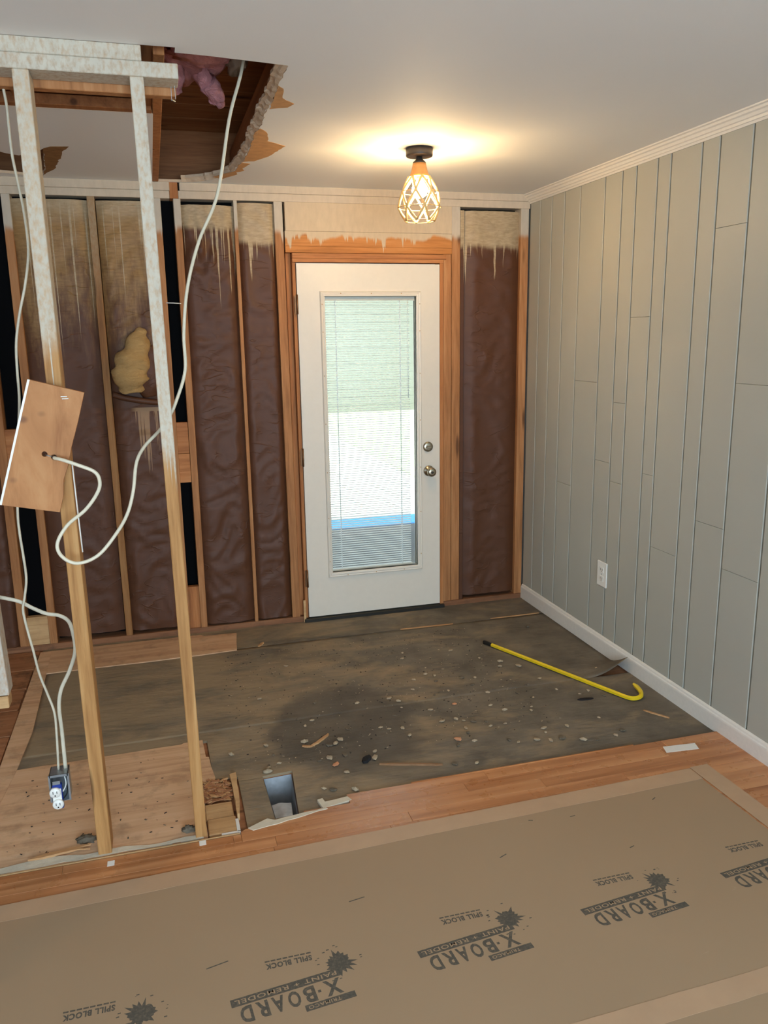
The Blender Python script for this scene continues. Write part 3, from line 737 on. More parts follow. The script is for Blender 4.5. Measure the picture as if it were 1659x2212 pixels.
for xx in (0.36, 0.535, 0.71):
    for zz in (1.888, 0.271):
        lathe('screw_plug', [(0.003, 0), (0.003, 0.0012), (0.0022, 0.0016)], 0, 0, M['ply_block'], d, 8, 'y', (xx, -0.0245, zz))
box('pane', GX0, GX1, 0.004, 0.007, GZ0, GZ1, M['glass'], d)
box('pane', GX0, GX1, 0.028, 0.031, GZ0, GZ1, M['glass'], d)
# enclosed blind: head rail, slats, two ladder tapes, side channel
bl = boxes('blind', [(GX0 + 0.002, GX1 - 0.002, 0.010, 0.025, GZ1 - 0.022, GZ1 - 0.001), (0.262 + 0.010, 0.7735, 0.012, 0.023, GZ0 + 0.002, GZ0 + 0.010)], M['doorwhite'], d)
sm = bpy.data.meshes.new('slat')
hw = 0.247; wv = []; wf = []
for i, (yy, zz) in enumerate(((-0.0058, -0.0022), (-0.003, -0.0003), (0.0, 0.0006), (0.003, 0.0013), (0.0058, 0.0010))):
    for xx in (-hw, hw): wv.append((xx, yy, zz))
for i in range(4): a = i * 2; wf.append((a, a + 1, a + 3, a + 2))
sm.from_pydata(wv, [], wf); sm.materials.append(M['slat'])
nsl = 115
for k in range(nsl):
    z = GZ0 + 0.016 + k * (GZ1 - 0.032 - GZ0 - 0.014) / (nsl - 1)
    o = bpy.data.objects.new('slat', sm); C.objects.link(o); o.parent = bl
    o.location = Vector((0.274 + hw, 0.0175, z)) - world_of(bl)
for xx in (0.335, 0.712):
    for yy in (0.0106, 0.0240):
        box('ladder_tape', xx - 0.0018, xx + 0.0018, yy, yy + 0.0006, GZ0 + 0.01, GZ1 - 0.02, M['slat'], bl)
tube('tilt_wand', [(0.757, 0.0100, GZ1 - 0.02), (0.757, 0.0100, 1.30)], 0.002, M['slat'], bl, 6)
# hardware
dz = 1.008
db = lathe('deadbolt', [(0.030, 0), (0.0305, 0.004), (0.029, 0.010), (0.024, 0.013), (0.014, 0.014)], 0, 0, M['nickel'], d, 28, 'y', (0.868, -0.012, dz))
box('thumb_turn', 0.852, 0.884, -0.042, -0.026, dz - 0.006, dz + 0.006, M['nickel'], db, 0.003)
kb = lathe('knob', [(0.032, 0), (0.0325, 0.004), (0.029, 0.009), (0.014, 0.011), (0.012, 0.030), (0.018, 0.035), (0.026, 0.043), (0.028, 0.053), (0.026, 0.062), (0.019, 0.067), (0.010, 0.068)], 0, 0, M['nickel'], d, 32, 'y', (0.873, -0.012, 0.863))
lathe('lock_button', [(0.008, 0), (0.007, 0.003)], 0, 0, M['darkmetal'], kb, 14, 'y', (0.873, -0.080, 0.863))
box('latch_plate', 0.9425, 0.9445, -0.004, 0.022, 0.835, 0.892, M['nickel'], d)
for zz in (1.83, 0.985, 0.265):
    hg = box('hinge', 0.103, 0.1185, -0.0135, -0.0125, zz - 0.05, zz + 0.05, M['hinge'], d, 0.0004)
    lathe('hinge_pin', [(0.0055, zz - 0.052), (0.0055, zz + 0.052)], 0.1165, -0.0175, M['hinge'], hg, 10)
# jambs, stop and sill
box('jamb', 0.0985, 0.1165, 0.000, 0.095, 0.0, 2.053, M['jamb'], d, 0.001)
box('jamb', 0.9455, 0.968, -0.011, 0.095, 0.0, 2.053, M['jamb'], d, 0.001)
box('head_jamb', 0.0985, 0.968, -0.011, 0.095, 2.0535, 2.073, M['jamb_x'], d, 0.001)
boxes('door_stop', [(0.1165, 0.130, 0.0335, 0.046, 0.02, 2.05), (0.932, 0.9455, 0.0335, 0.046, 0.02, 2.05), (0.130, 0.932, 0.0335, 0.046, 2.04, 2.053)], M['trim'], d)
box('threshold', 0.09, 0.97, -0.03, 0.12, -0.006, 0.020, M['iron'], d, 0.004, label='dark metal threshold')
box('jamb_shim', 0.086, 0.100, -0.020, -0.0115, 0.0, 0.135, M['ply_block'], d, 0.001)

# ================================================================== CEILING LIGHT
LX, LY = 0.503, -0.982
cl = empty('ceiling_light', (LX, LY, 2.142), label='small lit ceiling lamp with a rattan cage shade', cat='ceiling light')
lathe('canopy', [(0.058, 2.440), (0.058, 2.410), (0.0565, 2.406), (0.050, 2.4045)], LX, LY, M['darkmetal'], cl, 40)
lathe('neck', [(0.013, 2.4045), (0.013, 2.396), (0.028, 2.383), (0.0285, 2.378)], LX, LY, M['darkmetal'], cl, 28)
lathe('wooden_socket', [(0.0285, 2.3785), (0.031, 2.365), (0.036, 2.345), (0.041, 2.330), (0.0405, 2.325), (0.030, 2.325)], LX, LY, M['socketwood'], cl, 36)
cage = empty('shade', (0, 0, 0)); cage.parent = cl
def ringpt(R, z, a): return Vector((LX + R * math.cos(a), LY + R * math.sin(a), z))
lev = [(0.046, 2.324), (0.080, 2.262), (0.0925, 2.198), (0.064, 2.142)]
NS = 7
for i, (R, z) in enumerate(lev):
    pts = [ringpt(R, z, 2 * math.pi * k / 32) for k in range(33)]
    tube('shade_ring', pts, 0.0018, M['wire'], cage, 6)
for i in range(3):
    (R0, z0), (R1, z1) = lev[i], lev[i + 1]
    off = 0.5 if i % 2 else 0.0
    for k in range(NS):
        a0 = 2 * math.pi * (k + off) / NS + 0.15
        for s in (-0.5, 0.5):
            a1 = a0 + s * 2 * math.pi / NS
            p0, p1 = ringpt(R0, z0, a0), ringpt(R1, z1, a1)
            mid = (p0 + p1) / 2; mid += Vector((mid.x - LX, mid.y - LY, 0)) * 0.04
            tube('rattan_strand', [p0, p0.lerp(mid, 0.5), mid, mid.lerp(p1, 0.5), p1], 0.0050, M['rattan'], cage, 7)
bm = bmesh.new(); bmesh.ops.create_uvsphere(bm, u_segments=20, v_segments=12, radius=1)
vs = []
for v in bm.verts:
    z = v.co.z; r = 0.034
    vs.append((LX + v.co.x * r * (1.0 if z < 0.2 else 1.0 - 0.45 * ((z - 0.2) / 0.8)), LY + v.co.y * r * (1.0 if z < 0.2 else 1.0 - 0.45 * ((z - 0.2) / 0.8)), 2.270 + z * (0.034 if z < 0 else 0.044)))
fs = [tuple(v.index for v in f.verts) for f in bm.faces]; bm.free()
add('bulb', vs, fs, M['bulb'], cl, True, label='glowing warm bulb')
lathe('bulb_socket', [(0.014, 2.303), (0.014, 2.325)], LX, LY, M['plasticwhite'], cl, 16)

# ================================================================== THINGS
# ---- board with a coax jack hung on the left stud
wbk = empty('wood_offcut', (-0.98, -2.05, 1.17), label='tilted wooden offcut with drilled holes fixed to a partition stud', cat='board')
poly = [(-1.11, 1.200), (-0.959, 1.168), (-0.945, 1.215), (-0.940, 1.262), (-0.925, 1.300), (-0.910, 1.355), (-0.885, 1.43), (-0.862, 1.508), (-1.001, 1.548)]
def plate_xz(name, poly, y0, y1, mat, parent, **kw):
    n = len(poly); v = [(x, y0, z) for x, z in poly] + [(x, y1, z) for x, z in poly]
    f = [tuple(range(n)), tuple(range(2 * n - 1, n - 1, -1))] + [(i, (i + 1) % n, (i + 1) % n + n, i + n) for i in range(n)]
    return fix_normals(add(name, v, f, mat, parent, **kw))
t = NT('offcut_face', 0.6, 0.25)
p = t.pos(); g = t.noise(t.vmath('MULTIPLY', p, (14, 14, 4)), 1.0, 5, 0.6, 0.7)
c = t.ramp(g, [(0.3, lin(150, 98, 58)), (0.55, lin(178, 124, 78)), (0.8, lin(194, 144, 96))])
k = t.voro(t.vmath('MULTIPLY', p, (11, 0, 15)), 1.0)['Distance']
c = t.mix(t.rng(k, 0.06, 0.22, 0.6, 0, True), c, lin(92, 60, 48)); t.color(c); M['offcut'] = t.m
def plate_holed(name, loops, y0, y1, mat, parent):
    tri = tessellate_polygon([[Vector((p[0], p[1], 0)) for p in l] for l in loops])
    pts = [p for l in loops for p in l]; n = len(pts)
    v = [(p[0], y0, p[1]) for p in pts] + [(p[0], y1, p[1]) for p in pts]
    f = [tuple(q) for q in tri] + [tuple(i + n for i in q[::-1]) for q in tri]; k = 0
    for l in loops:
        for i in range(len(l)): a, b = k + i, k + (i + 1) % len(l); f.append((a, b, b + n, a + n))
        k += len(l)
    return fix_normals(add(name, v, f, mat, parent))
holes = [[(hx + 0.0078 * math.cos(-q * math.pi / 8), hz + 0.0078 * math.sin(-q * math.pi / 8)) for q in range(16)] for hx, hz in ((-0.983, 1.339), (-0.959, 1.329))]
plate_holed('board', [poly] + holes, -2.058, -2.036, M['offcut'], wbk)
e0, e1 = Vector((-1.11, 0, 1.200)), Vector((-1.001, 0, 1.548)); nx = Vector((-(e1 - e0).z, 0, (e1 - e0).x)).normalized() * 0.006
plate_xz('painted_edge', [(e0.x, e0.z), (e1.x, e1.z), (e1.x + nx.x, e1.z + nx.z), (e0.x + nx.x, e0.z + nx.z)], -2.0585, -2.036, M['plasticwhite'], wbk, label='white painted edge')
box('spacer', -0.965, -0.925, -2.036, -2.001, 1.30, 1.44, M['block'], wbk)
lathe('coax_connector', [(0.007, 0), (0.007, 0.006), (0.005, 0.010)], 0, 0, M['darkmetal'], wbk, 12, 'y', (-0.957, -2.0585, 1.328))
tube('bare_wire', [(-0.980, -2.060, 1.337), (-0.972, -2.064, 1.334), (-0.962, -2.061, 1.331)], 0.0014, M['galv'], wbk, 6)
boxes('staple', [(-0.922, -0.905, -2.0592, -2.058, 1.492, 1.4935), (-0.925, -0.908, -2.0592, -2.058, 1.498, 1.4995)], M['galv'], wbk)

# ---- cables
COAX = [(-0.30, -1.66, 2.60), (-0.328, -1.7, 2.486), (-0.343, -1.72, 2.439), (-0.383, -1.76, 2.319), (-0.435, -1.8, 2.093), (-0.502, -1.83, 1.95), (-0.547, -1.85, 1.81), (-0.568, -1.86, 1.67), (-0.572, -1.87, 1.557), (-0.607, -1.88, 1.46), (-0.631, -1.885, 1.415), (-0.663, -1.89, 1.374), (-0.712, -1.93, 1.33), (-0.738, -1.97, 1.287), (-0.753, -2.0, 1.207), (-0.775, -2.02, 1.141), (-0.812, -2.05, 1.087), (-0.865, -2.07, 1.033), (-0.922, -2.08, 1.017), (-0.961, -2.085, 1.041), (-0.971, -2.085, 1.081), (-0.94, -2.08, 1.132), (-0.886, -2.09, 1.176), (-0.85, -2.095, 1.222), (-0.839, -2.10, 1.256), (-0.85, -2.105, 1.287), (-0.897, -2.105, 1.311), (-0.934, -2.095, 1.325), (-0.9575, -2.069, 1.328)]
tube('coax_cable', catmull(COAX, 8), 0.0052, M['cable_cream'], None, 10, label='cream coax cable looping from the ceiling opening to the wooden offcut', cat='cable')
NM1 = [(-1.03, -1.80, 2.55), (-1.022, -1.855, 2.45), (-1.015, -1.87, 2.367), (-1.009, -1.87, 2.301), (-1.009, -1.87, 2.236), (-1.008, -1.87, 2.167), (-1.0, -1.87, 2.09), (-0.993, -1.87, 2.015), (-0.992, -1.87, 1.913), (-1.009, -1.87, 1.822), (-1.035, -1.87, 1.73), (-1.052, -1.87, 1.65), (-1.058, -1.87, 1.569), (-1.062, -1.87, 1.474), (-1.083, -1.87, 1.321), (-1.101, -1.87, 1.149), (-1.103, -1.87, 1.076), (-1.1, -1.87, 1.002), (-1.099, -1.87, 0.927), (-1.11, -1.87, 0.867), (-1.119, -1.87, 0.822), (-1.111, -1.87, 0.744), (-1.103, -1.87, 0.688), (-1.093, -1.87, 0.607), (-1.075, -1.87, 0.532), (-1.061, -1.87, 0.465), (-1.062, -1.87, 0.382), (-1.068, -1.87, 0.262)]
tube('electrical_cable', catmull(NM1, 6), 0.0062, M['cable_white'], None, 10, 0.65, label='off-white electrical cable dropping down beside the left stud to the hanging box', cat='cable')
NM2 = [(-1.46, -1.84, 0.98), (-1.233, -1.86, 0.889), (-1.182, -1.86, 0.871), (-1.131, -1.856, 0.851), (-1.093, -1.852, 0.823), (-1.054, -1.86, 0.803), (-1.014, -1.86, 0.791), (-0.988, -1.86, 0.765), (-0.979, -1.86, 0.708), (-0.981, -1.86, 0.66), (-1.004, -1.86, 0.599), (-1.035, -1.858, 0.538), (-1.047, -1.858, 0.478), (-1.046, -1.862, 0.397), (-1.046, -1.87, 0.262)]
tube('electrical_cable', catmull(NM2, 6), 0.0062, M['cable_white'], None, 10, 0.65, label='short off-white electrical cable arching in from the side to the hanging box', cat='cable')
# stray drop of paint-coloured wire on the stud
tube('paint_run', [(-0.918, -2.0015, 1.30), (-0.916, -2.0015, 1.17), (-0.913, -2.0015, 1.03)], 0.0022, M['plasticwhite'], wp, 6)

# ---- hanging receptacle box
ob = empty('outlet_box', (-1.062, -1.885, 0.148), label='metal electrical box hanging on two cables with its receptacle pulled out', cat='outlet box')
BX0, BX1, BY0, BY1, BZ0, BZ1 = -1.094, -1.036, -1.908, -1.848, 0.168, 0.264
boxes('box_body', [(BX0, BX0 + 0.002, BY0, BY1, BZ0, BZ1), (BX1 - 0.002, BX1, BY0, BY1, BZ0, BZ1), (BX0, BX1, BY0, BY1, BZ0, BZ0 + 0.002), (BX0, BX1, BY0, BY1, BZ1 - 0.002, BZ1), (BX0, BX1, BY1 - 0.002, BY1, BZ0, BZ1), (BX0 - 0.003, BX0 + 0.003, BY0 - 0.001, BY0 + 0.002, BZ0, BZ1), (BX1 - 0.003, BX1 + 0.003, BY0 - 0.001, BY0 + 0.002, BZ0, BZ1), (BX0, BX1, BY0 - 0.001, BY0 + 0.002, BZ1 - 0.008, BZ1)], M['galv'], ob)
rc = box('receptacle', -1.086, -1.056, -1.925, -1.905, 0.150, 0.236, M['blue'], ob, 0.003, label='blue and white duplex receptacle')
lathe('outlet_face', [(0.0175, 0), (0.0175, 0.010), (0.0155, 0.013)], 0, 0, M['plasticwhite'], rc, 22, 'y', (-1.077, -1.922, 0.213))
lathe('outlet_face', [(0.0175, 0), (0.0175, 0.010), (0.0155, 0.013)], 0, 0, M['plasticwhite'], rc, 22, 'y', (-1.071, -1.924, 0.172))
for (cx_, cz_, yy) in ((-1.077, 0.213, -1.9355), (-1.071, 0.172, -1.9375)):
    boxes('slot', [(cx_ - 0.007, cx_ - 0.005, yy, yy + 0.001, cz_ - 0.002, cz_ + 0.007), (cx_ + 0.005, cx_ + 0.007, yy, yy + 0.001, cz_ - 0.002, cz_ + 0.007), (cx_ - 0.002, cx_ + 0.002, yy, yy + 0.001, cz_ - 0.010, cz_ - 0.006)], M['slot'], rc)  # shade inside the slots, painted as dark bars on the face
box('receptacle_bridge', -1.0865, -1.0585, -1.9285, -1.9245, 0.164, 0.224, M['plasticwhite'], rc, 0.001)
box('yoke', -1.084, -1.060, -1.921, -1.919, 0.232, 0.248, M['galv'], rc, 0.001)
tube('lead_wire', catmull([(-1.060, -1.915, 0.20), (-1.046, -1.90, 0.22), (-1.050, -1.885, 0.245), (-1.055, -1.88, 0.262)], 5), 0.0022, M['plasticwhite'], ob, 6)
tube('lead_wire', catmull([(-1.060, -1.913, 0.175), (-1.045, -1.895, 0.19), (-1.048, -1.88, 0.225), (-1.058, -1.876, 0.262)], 5), 0.0022, M['slot'], ob, 6)

# ---- receptacle on the plank wall
wo = empty('wall_outlet', (XR, -0.945, 0.357), label='white duplex wall outlet on the grey plank wall', cat='outlet')
box('cover_plate', XR - 0.006, XR + 0.0005, -0.990, -0.898, 0.357, 0.490, M['plasticwhite'], wo, 0.003)
for cz_ in (0.447, 0.400):
    fc = box('outlet_face', XR - 0.008, XR - 0.0055, -0.961, -0.927, cz_ - 0.015, cz_ + 0.015, M['plasticwhite'], wo, 0.001)
    boxes('slot', [(XR - 0.0086, XR - 0.0078, -0.953, -0.951, cz_ - 0.003, cz_ + 0.007), (XR - 0.0086, XR - 0.0078, -0.938, -0.936, cz_ - 0.003, cz_ + 0.007), (XR - 0.0086, XR - 0.0078, -0.946, -0.942, cz_ - 0.011, cz_ - 0.007)], M['slot'], fc)  # slots are dark painted bars in place of shaded holes
lathe('screw', [(0.0035, 0), (0.003, 0.0012)], 0, 0, M['galv'], wo, 10, 'x', (XR - 0.006, -0.944, 0.4235))

# ---- floor register boot
db_ = empty('duct_boot', (-0.325, -1.81, -0.80), label='open metal duct boot sunk in the floor', cat='floor duct')
bx = [(-0.374, -1.672), (-0.266, -1.666), (-0.290, -1.955), (-0.368, -1.958)]
def wallring(name, top, z0, z1, mat, parent, shrink=0.0):
    cx_ = sum(p[0] for p in top) / 4; cy_ = sum(p[1] for p in top) / 4
    v = [(p[0], p[1], z1) for p in top] + [(cx_ + (p[0] - cx_) * (1 - shrink), cy_ + (p[1] - cy_) * (1 - shrink), z0) for p in top]
    f = [(i, (i + 1) % 4, (i + 1) % 4 + 4, i + 4) for i in range(4)] + [(7, 6, 5, 4)]
    return add(name, v, f, mat, parent)
wallring('boot_collar', bx, -0.80, -0.010, M['flange'], db_, 0.2)
v, f = [], []
for j in range(9):
    for i in range(9):
        s, q = i / 8, j / 8
        x = -0.366 + (0.060 + 0.012 * q) * s; yy = -1.952 + 0.125 * q
        v.append((x, yy, -0.010 - 0.014 * q + 0.006 * mnoise.noise(Vector((x * 30, yy * 30, 2))) - 0.012 * abs(s - 0.4)))
for j in range(8):
    for i in range(8):
        a = j * 9 + i; f.append((a, a + 1, a + 10, a + 9))
add('bent_flange', v, f, M['flange'], db_, True, label='bent shiny sheet metal flange')

# ---- wrecking bar
bar = empty('wrecking_bar', (1.16, -1.12, 0.0), label='yellow wrecking bar with a hooked end lying on the felt', cat='crowbar')
P0, P1 = Vector((0.985, -0.725, 0.0125)), Vector((1.300, -1.470, 0.0125))
hook = [P1, Vector((1.313, -1.500, 0.0125)), Vector((1.330, -1.524, 0.0125)), Vector((1.356, -1.532, 0.014)), Vector((1.383, -1.520, 0.017)), Vector((1.398, -1.494, 0.021)), Vector((1.404, -1.46, 0.026)), Vector((1.404, -1.425, 0.030))]
path = [P0.lerp(P1, k / 12) for k in range(12)] + catmull(hook, 5)
tube('shaft', path, lambda s: 0.0105 if s < 0.93 else 0.0105 - 0.004 * (s - 0.93) / 0.07, M['yellow'], bar, 6, 1.0, False)
u = (P0 - P1).normalized()
tv, tf = tubev([P0 + u * 0.001, P0 + u * 0.02, P0 + u * 0.045, P0 + u * 0.06], lambda s: 0.0108 + 0.004 * s, 8, 0.6)
add('chisel_tip', [(p.x, p.y, max(0.002, min(p.z, 0.022))) for p in tv], tf, M['iron'], bar, False, label='bare dark chisel tip')

# ---- scraps, splinters and paper
def stick(label, a, b, w, h, mat='splinter', z=0.001, bend=0.0, seed=0, cat='splinter', name='wood_splinter', taper=0.5):
    z += 0.0008
    a, b = Vector(a + (z,)), Vector(b + (z,)); n = 10; dv = b - a
    nrm = Vector((-dv.y, dv.x, 0)).normalized(); v, f = [], []
    for i in range(n + 1):
        s = i / n; c_ = a.lerp(b, s) + nrm * (bend * math.sin(math.pi * s) + w * 0.25 * mnoise.noise(Vector((s * 5, seed, 0))))
        ww = w * 0.5 * (1 - (1 - taper) * abs(2 * s - 1) ** 3) * (1 + 0.25 * mnoise.noise(Vector((s * 7, seed, 4))))
        v += [c_ - nrm * ww, c_ + nrm * ww, c_ + nrm * ww * 0.8 + Vector((0, 0, h)), c_ - nrm * ww * 0.8 + Vector((0, 0, h))]
    for i in range(n):
        for k in range(4):
            f.append((i * 4 + k, i * 4 + (k + 1) % 4, i * 4 + 4 + (k + 1) % 4, i * 4 + 4 + k))
    f += [(3, 2, 1, 0), (n * 4, n * 4 + 1, n * 4 + 2, n * 4 + 3)]
    return fix_normals(add(name, v, f, M[mat], None, label=label, cat=cat))
stick('thin pale splinter in the felt seam nearest the door, shorter one', (0.593, -0.316), (0.912, -0.324), 0.012, 0.004, seed=1, z=-0.001)
stick('thin reddish splinter in the felt seam ending at the baseboard', (1.155, -0.312), (1.470, -0.312), 0.011, 0.004, 'splinter', seed=2, z=-0.001)
stick('short stick beside the hook of the wrecking bar', (1.325, -1.630), (1.388, -1.728), 0.010, 0.005, 'splinter', seed=3)
stick('crooked short wood strip on the dark damp patch', (-0.155, -1.500), (-0.066, -1.420), 0.014, 0.006, 'splinter', seed=4, bend=-0.004)
stick('stubby broken end of the crooked wood strip', (-0.190, -1.488), (-0.150, -1.503), 0.013, 0.005, 'splinter', seed=5)
stick('long straight brown stick on the felt near the hardwood edge', (0.075, -1.722), (0.312, -1.800), 0.012, 0.007, 'stick', seed=6)
stick('long pale splinter on the plywood by the left stud', (-1.176, -1.966), (-0.985, -1.938), 0.022, 0.006, 'splinter', z=0.006, seed=7, taper=0.1)
stick('small curled splinter beside the long pale splinter', (-1.05, -1.955), (-0.985, -1.962), 0.008, 0.004, 'splinter', z=0.0075, seed=8, taper=0.1, bend=0.006)
stick('dark torn felt scrap next to the long brown stick', (0.018, -1.695), (0.052, -1.655), 0.03, 0.012, 'chip_dark', seed=9, cat='felt scrap', name='felt_scrap', taper=0.2)
stick('flat brown felt scrap beside the wrecking bar', (1.10, -1.445), (1.175, -1.455), 0.022, 0.004, 'chip_dark', seed=10, cat='felt scrap', name='felt_scrap', taper=0.2)
stick('tan splinter chip near the plywood strip', (-0.225, -0.33), (-0.19, -0.28), 0.016, 0.006, 'splinter', seed=11)
slab('paper_slip', [[(1.190, -1.992), (1.332, -2.004), (1.345, -1.960), (1.204, -1.947)]], 0.0102, 0.0112, M['whitepaper'], None, label='small white paper slip lying on the bare hardwood', cat='paper')
for (xx, yy, lab) in ((-0.915, -2.062, 'small white tape square on the hardwood below the left stud'), (-0.625, -2.040, 'small white tape square on the hardwood below the right stud')):
    slab('tape_square', [[(xx - 0.011, yy - 0.014), (xx + 0.011, yy - 0.014), (xx + 0.011, yy + 0.012), (xx - 0.011, yy + 0.012)]], 0.0102, 0.0110, M['whitepaper'], None, label=lab, cat='tape')
# debris piled in the pocket and at the stud feet: nobody could count it
def litter(name, boxr, n, mats, label, s0=0.006, s1=0.02, z=0.0, seed=0, zmax=0.015, cat='debris', hmax=0.006):
    rn = random.Random(seed); v, f = [], []
    for _ in range(n):
        x = rn.uniform(boxr[0], boxr[1]); yy = rn.uniform(boxr[2], boxr[3]); zz = z + rn.uniform(0, zmax)
        a = rn.uniform(0, math.pi); l = rn.uniform(s0, s1); w = l * rn.uniform(0.15, 0.5); h = rn.uniform(0.001, hmax)
        c_, s_ = math.cos(a), math.sin(a); tl = rn.uniform(-0.25, 0.25) * l if zmax > 0.004 else 0
        k = len(v)
        for (px, py) in ((-l, -w), (l, -w * 0.6), (l * 0.8, w), (-l * 0.7, w * 0.8)):
            v.append((x + px * c_ - py * s_, yy + px * s_ + py * c_, zz + (tl if px > 0 else 0)))
        for q in range(4): p_ = v[k + q]; v.append((p_[0], p_[1], p_[2] + h))
        f += [tuple(i + k for i in q) for q in BOXF]
    o = add(name, v, f, [M[m] for m in mats], None, label=label, cat=cat, kind='stuff')
    for i, p in enumerate(o.data.polygons): p.material_index = (i // 6) % len(mats)
    return o
litter('wood_shavings', (-0.60, -0.508, -1.79, -1.655), 260, ['splinter', 'subboard'], 'heap of wood shavings in the broken floor pocket', 0.005, 0.02, -0.004, 1, 0.012)
litter('fine_grit', (-0.45, 0.95, -1.62, -0.40), 1000, ['chip_grey', 'chip_pale', 'chip_dark'], 'fine grit and crumbs scattered over the felt', 0.0012, 0.005, 0.0017, 3, 0.0004, hmax=0.002)
litter('floor_dust', (-1.25, -0.6, -1.95, -1.4), 70, ['chip_dark', 'chip_grey'], 'dark dust specks on the plywood panel', 0.0015, 0.006, 0.0045, 5, 0.0004, hmax=0.002)
def dirtpile(name, x, yy, r, label, seed):
    blob(name, x, yy, 0.006, r, r * 0.7, 0.016, M['chip_grey'], None, 3, 0.7, 3.0, seed, label=label, cat='dirt pile')
dirtpile('dirt_pile', -1.0, -1.90, 0.03, 'small grey dirt pile at the foot of the left stud', 3)
dirtpile('dirt_pile', -0.665, -1.945, 0.024, 'small grey dirt pile at the foot of the right stud', 5)

chips = [(0.545, -1.317), (-0.145, -1.623), (-0.028, -1.483), (-0.054, -1.508), (-0.081, -1.515), (0.085, -1.619), (-0.103, -1.618), (-0.038, -1.611), (-0.091, -1.677), (-0.477, -1.469), (1.301, -0.51), (-0.347, -1.615), (0.442, -1.632), (0.562, -1.498), (0.434, -1.457), (0.499, -1.455), (0.616, -1.515), (0.618, -1.56), (0.93, -1.659), (0.859, -1.752), (0.753, -1.731), (0.503, -1.66), (0.425, -1.675), (0.261, -1.533), (0.071, -1.672), (0.358, -1.81), (0.444, -1.827), (-0.169, -1.826), (-0.138, -1.846), (-0.058, -1.870), (-0.332, -1.436), (0.702, -1.143), (1.009, -1.008), (0.944, -0.925), (0.956, -1.224), (0.251, -1.465), (0.422, -1.337), (1.133, -1.767), (1.083, -1.794), (0.935, -1.788), (0.989, -1.805), (-0.175, -1.455), (0.826, -1.648), (0.643, -1.696), (0.671, -1.725), (0.739, -1.438)]
rn = random.Random(11)
taken = list(chips)
while len(chips) < 110:
    q = (rn.gauss(0.45, 0.42), rn.gauss(-1.25, 0.38))
    if not (-0.42 < q[0] < 1.40 and -1.86 < q[1] < -0.45): continue
    if min((q[0] - c_[0]) ** 2 + (q[1] - c_[1]) ** 2 for c_ in chips) < 0.03 ** 2: continue
    s = (q[1] + 0.725) / (-1.47 + 0.725); lx = 0.985 + s * 0.315
    if abs(q[0] - lx) < 0.05 and -0.1 < s < 1.15: continue
    if -0.40 < q[0] < -0.24 and q[1] < -1.6: continue
    if 0.0 < q[0] < 0.34 and q[1] < -1.64: continue
    chips.append(q)
protos = {}
orange = {0, 8, 12}
for i, (cx_, cy_) in enumerate(chips):
    kind = 'chip_orange' if i in orange else ('chip_grey' if i % 3 == 1 else 'chip_pale')
    size = rn.uniform(0.009, 0.016) if i < len(taken) else rn.uniform(0.006, 0.012)
    key = (kind, i % 4)
    if key not in protos:
        bm = bmesh.new(); bmesh.ops.create_icosphere(bm, subdivisions=1, radius=1.0)
        for v in bm.verts:
            kk = 1 + 0.5 * mnoise.noise(v.co * 1.7 + Vector((i * 2.3, 0, 0)))
            v.co = Vector((v.co.x * kk * 1.2, v.co.y * kk * 0.8, (v.co.z + 0.75) * kk * 0.38))
        mz = min(v.co.z for v in bm.verts)
        for v in bm.verts: v.co.z -= mz
        me = bpy.data.meshes.new('crumb'); bm.to_mesh(me); bm.free(); me.materials.append(M[kind]); protos[key] = me
    o = bpy.data.objects.new('plaster_crumb' if kind != 'chip_orange' else 'wood_chip', protos[key]); C.objects.link(o)
    o.location = (cx_, cy_, 0.0016 if cy_ < -1.245 else 0.0003); o.scale = (size, size, size); o.rotation_euler = (0, 0, rn.uniform(0, 6.28))
    rr_ = ((cx_ - 0.02) / 0.36) ** 2 + ((cy_ + 1.36) / 0.42) ** 2
    where = ('on the dark damp patch of felt' if rr_ < 1 else 'close to the hardwood edge' if cy_ < -1.62 else 'near the wrecking bar' if cx_ > 0.80 else 'on the open felt between the door and the damp patch')
    what = {'chip_orange': 'small orange wood chip', 'chip_grey': 'small grey rubble crumb', 'chip_pale': 'small pale plaster crumb'}[kind]
    tag(o, what + ' ' + where, 'wood chip' if kind == 'chip_orange' else 'crumb', None, what.replace('small ', '') + 's ' + where)
blob('rubble_piece', -0.355, -1.648, 0.008, 0.020, 0.013, 0.009, M['chip_pale'], None, 2, 0.4, 2.0, 4, label='larger tan rubble piece at the rim of the duct opening', cat='crumb')

# ---- pink insulation hanging in the ceiling opening
pk = blob('attic_insulation', -0.475, -1.60, 2.575, 0.115, 0.27, 0.062, M['pink'], None, 4, 0.5, 3.0, 3, label='pink fibreglass insulation sagging into the ceiling opening', cat='insulation')
blob('insulation_wad', -0.46, -1.80, 2.505, 0.10, 0.09, 0.028, M['pink'], pk, 3, 0.6, 3.0, 8)
for i, pts in enumerate([[(-0.46, -1.52, 2.55), (-0.43, -1.50, 2.505), (-0.405, -1.47, 2.47), (-0.40, -1.45, 2.445)], [(-0.42, -1.50, 2.50), (-0.39, -1.47, 2.468), (-0.372, -1.44, 2.440)], [(-0.53, -1.56, 2.54), (-0.53, -1.53, 2.49), (-0.525, -1.50, 2.455)]]):
    v, f = tubev(catmull(pts, 6), lambda s: 0.034 - 0.018 * s, 10)
    v = [p + Vector((mnoise.noise(p * 40), mnoise.noise(p * 40 + Vector((5, 0, 0))), mnoise.noise(p * 40 + Vector((0, 5, 0))))) * 0.012 for p in v]
    add('hanging_tuft', v, f, M['pink'], pk, True)
blob('grey_wad', -0.335, -1.60, 2.545, 0.03, 0.10, 0.03, M['greyfluff'], pk, 3, 0.7, 3.0, 5)
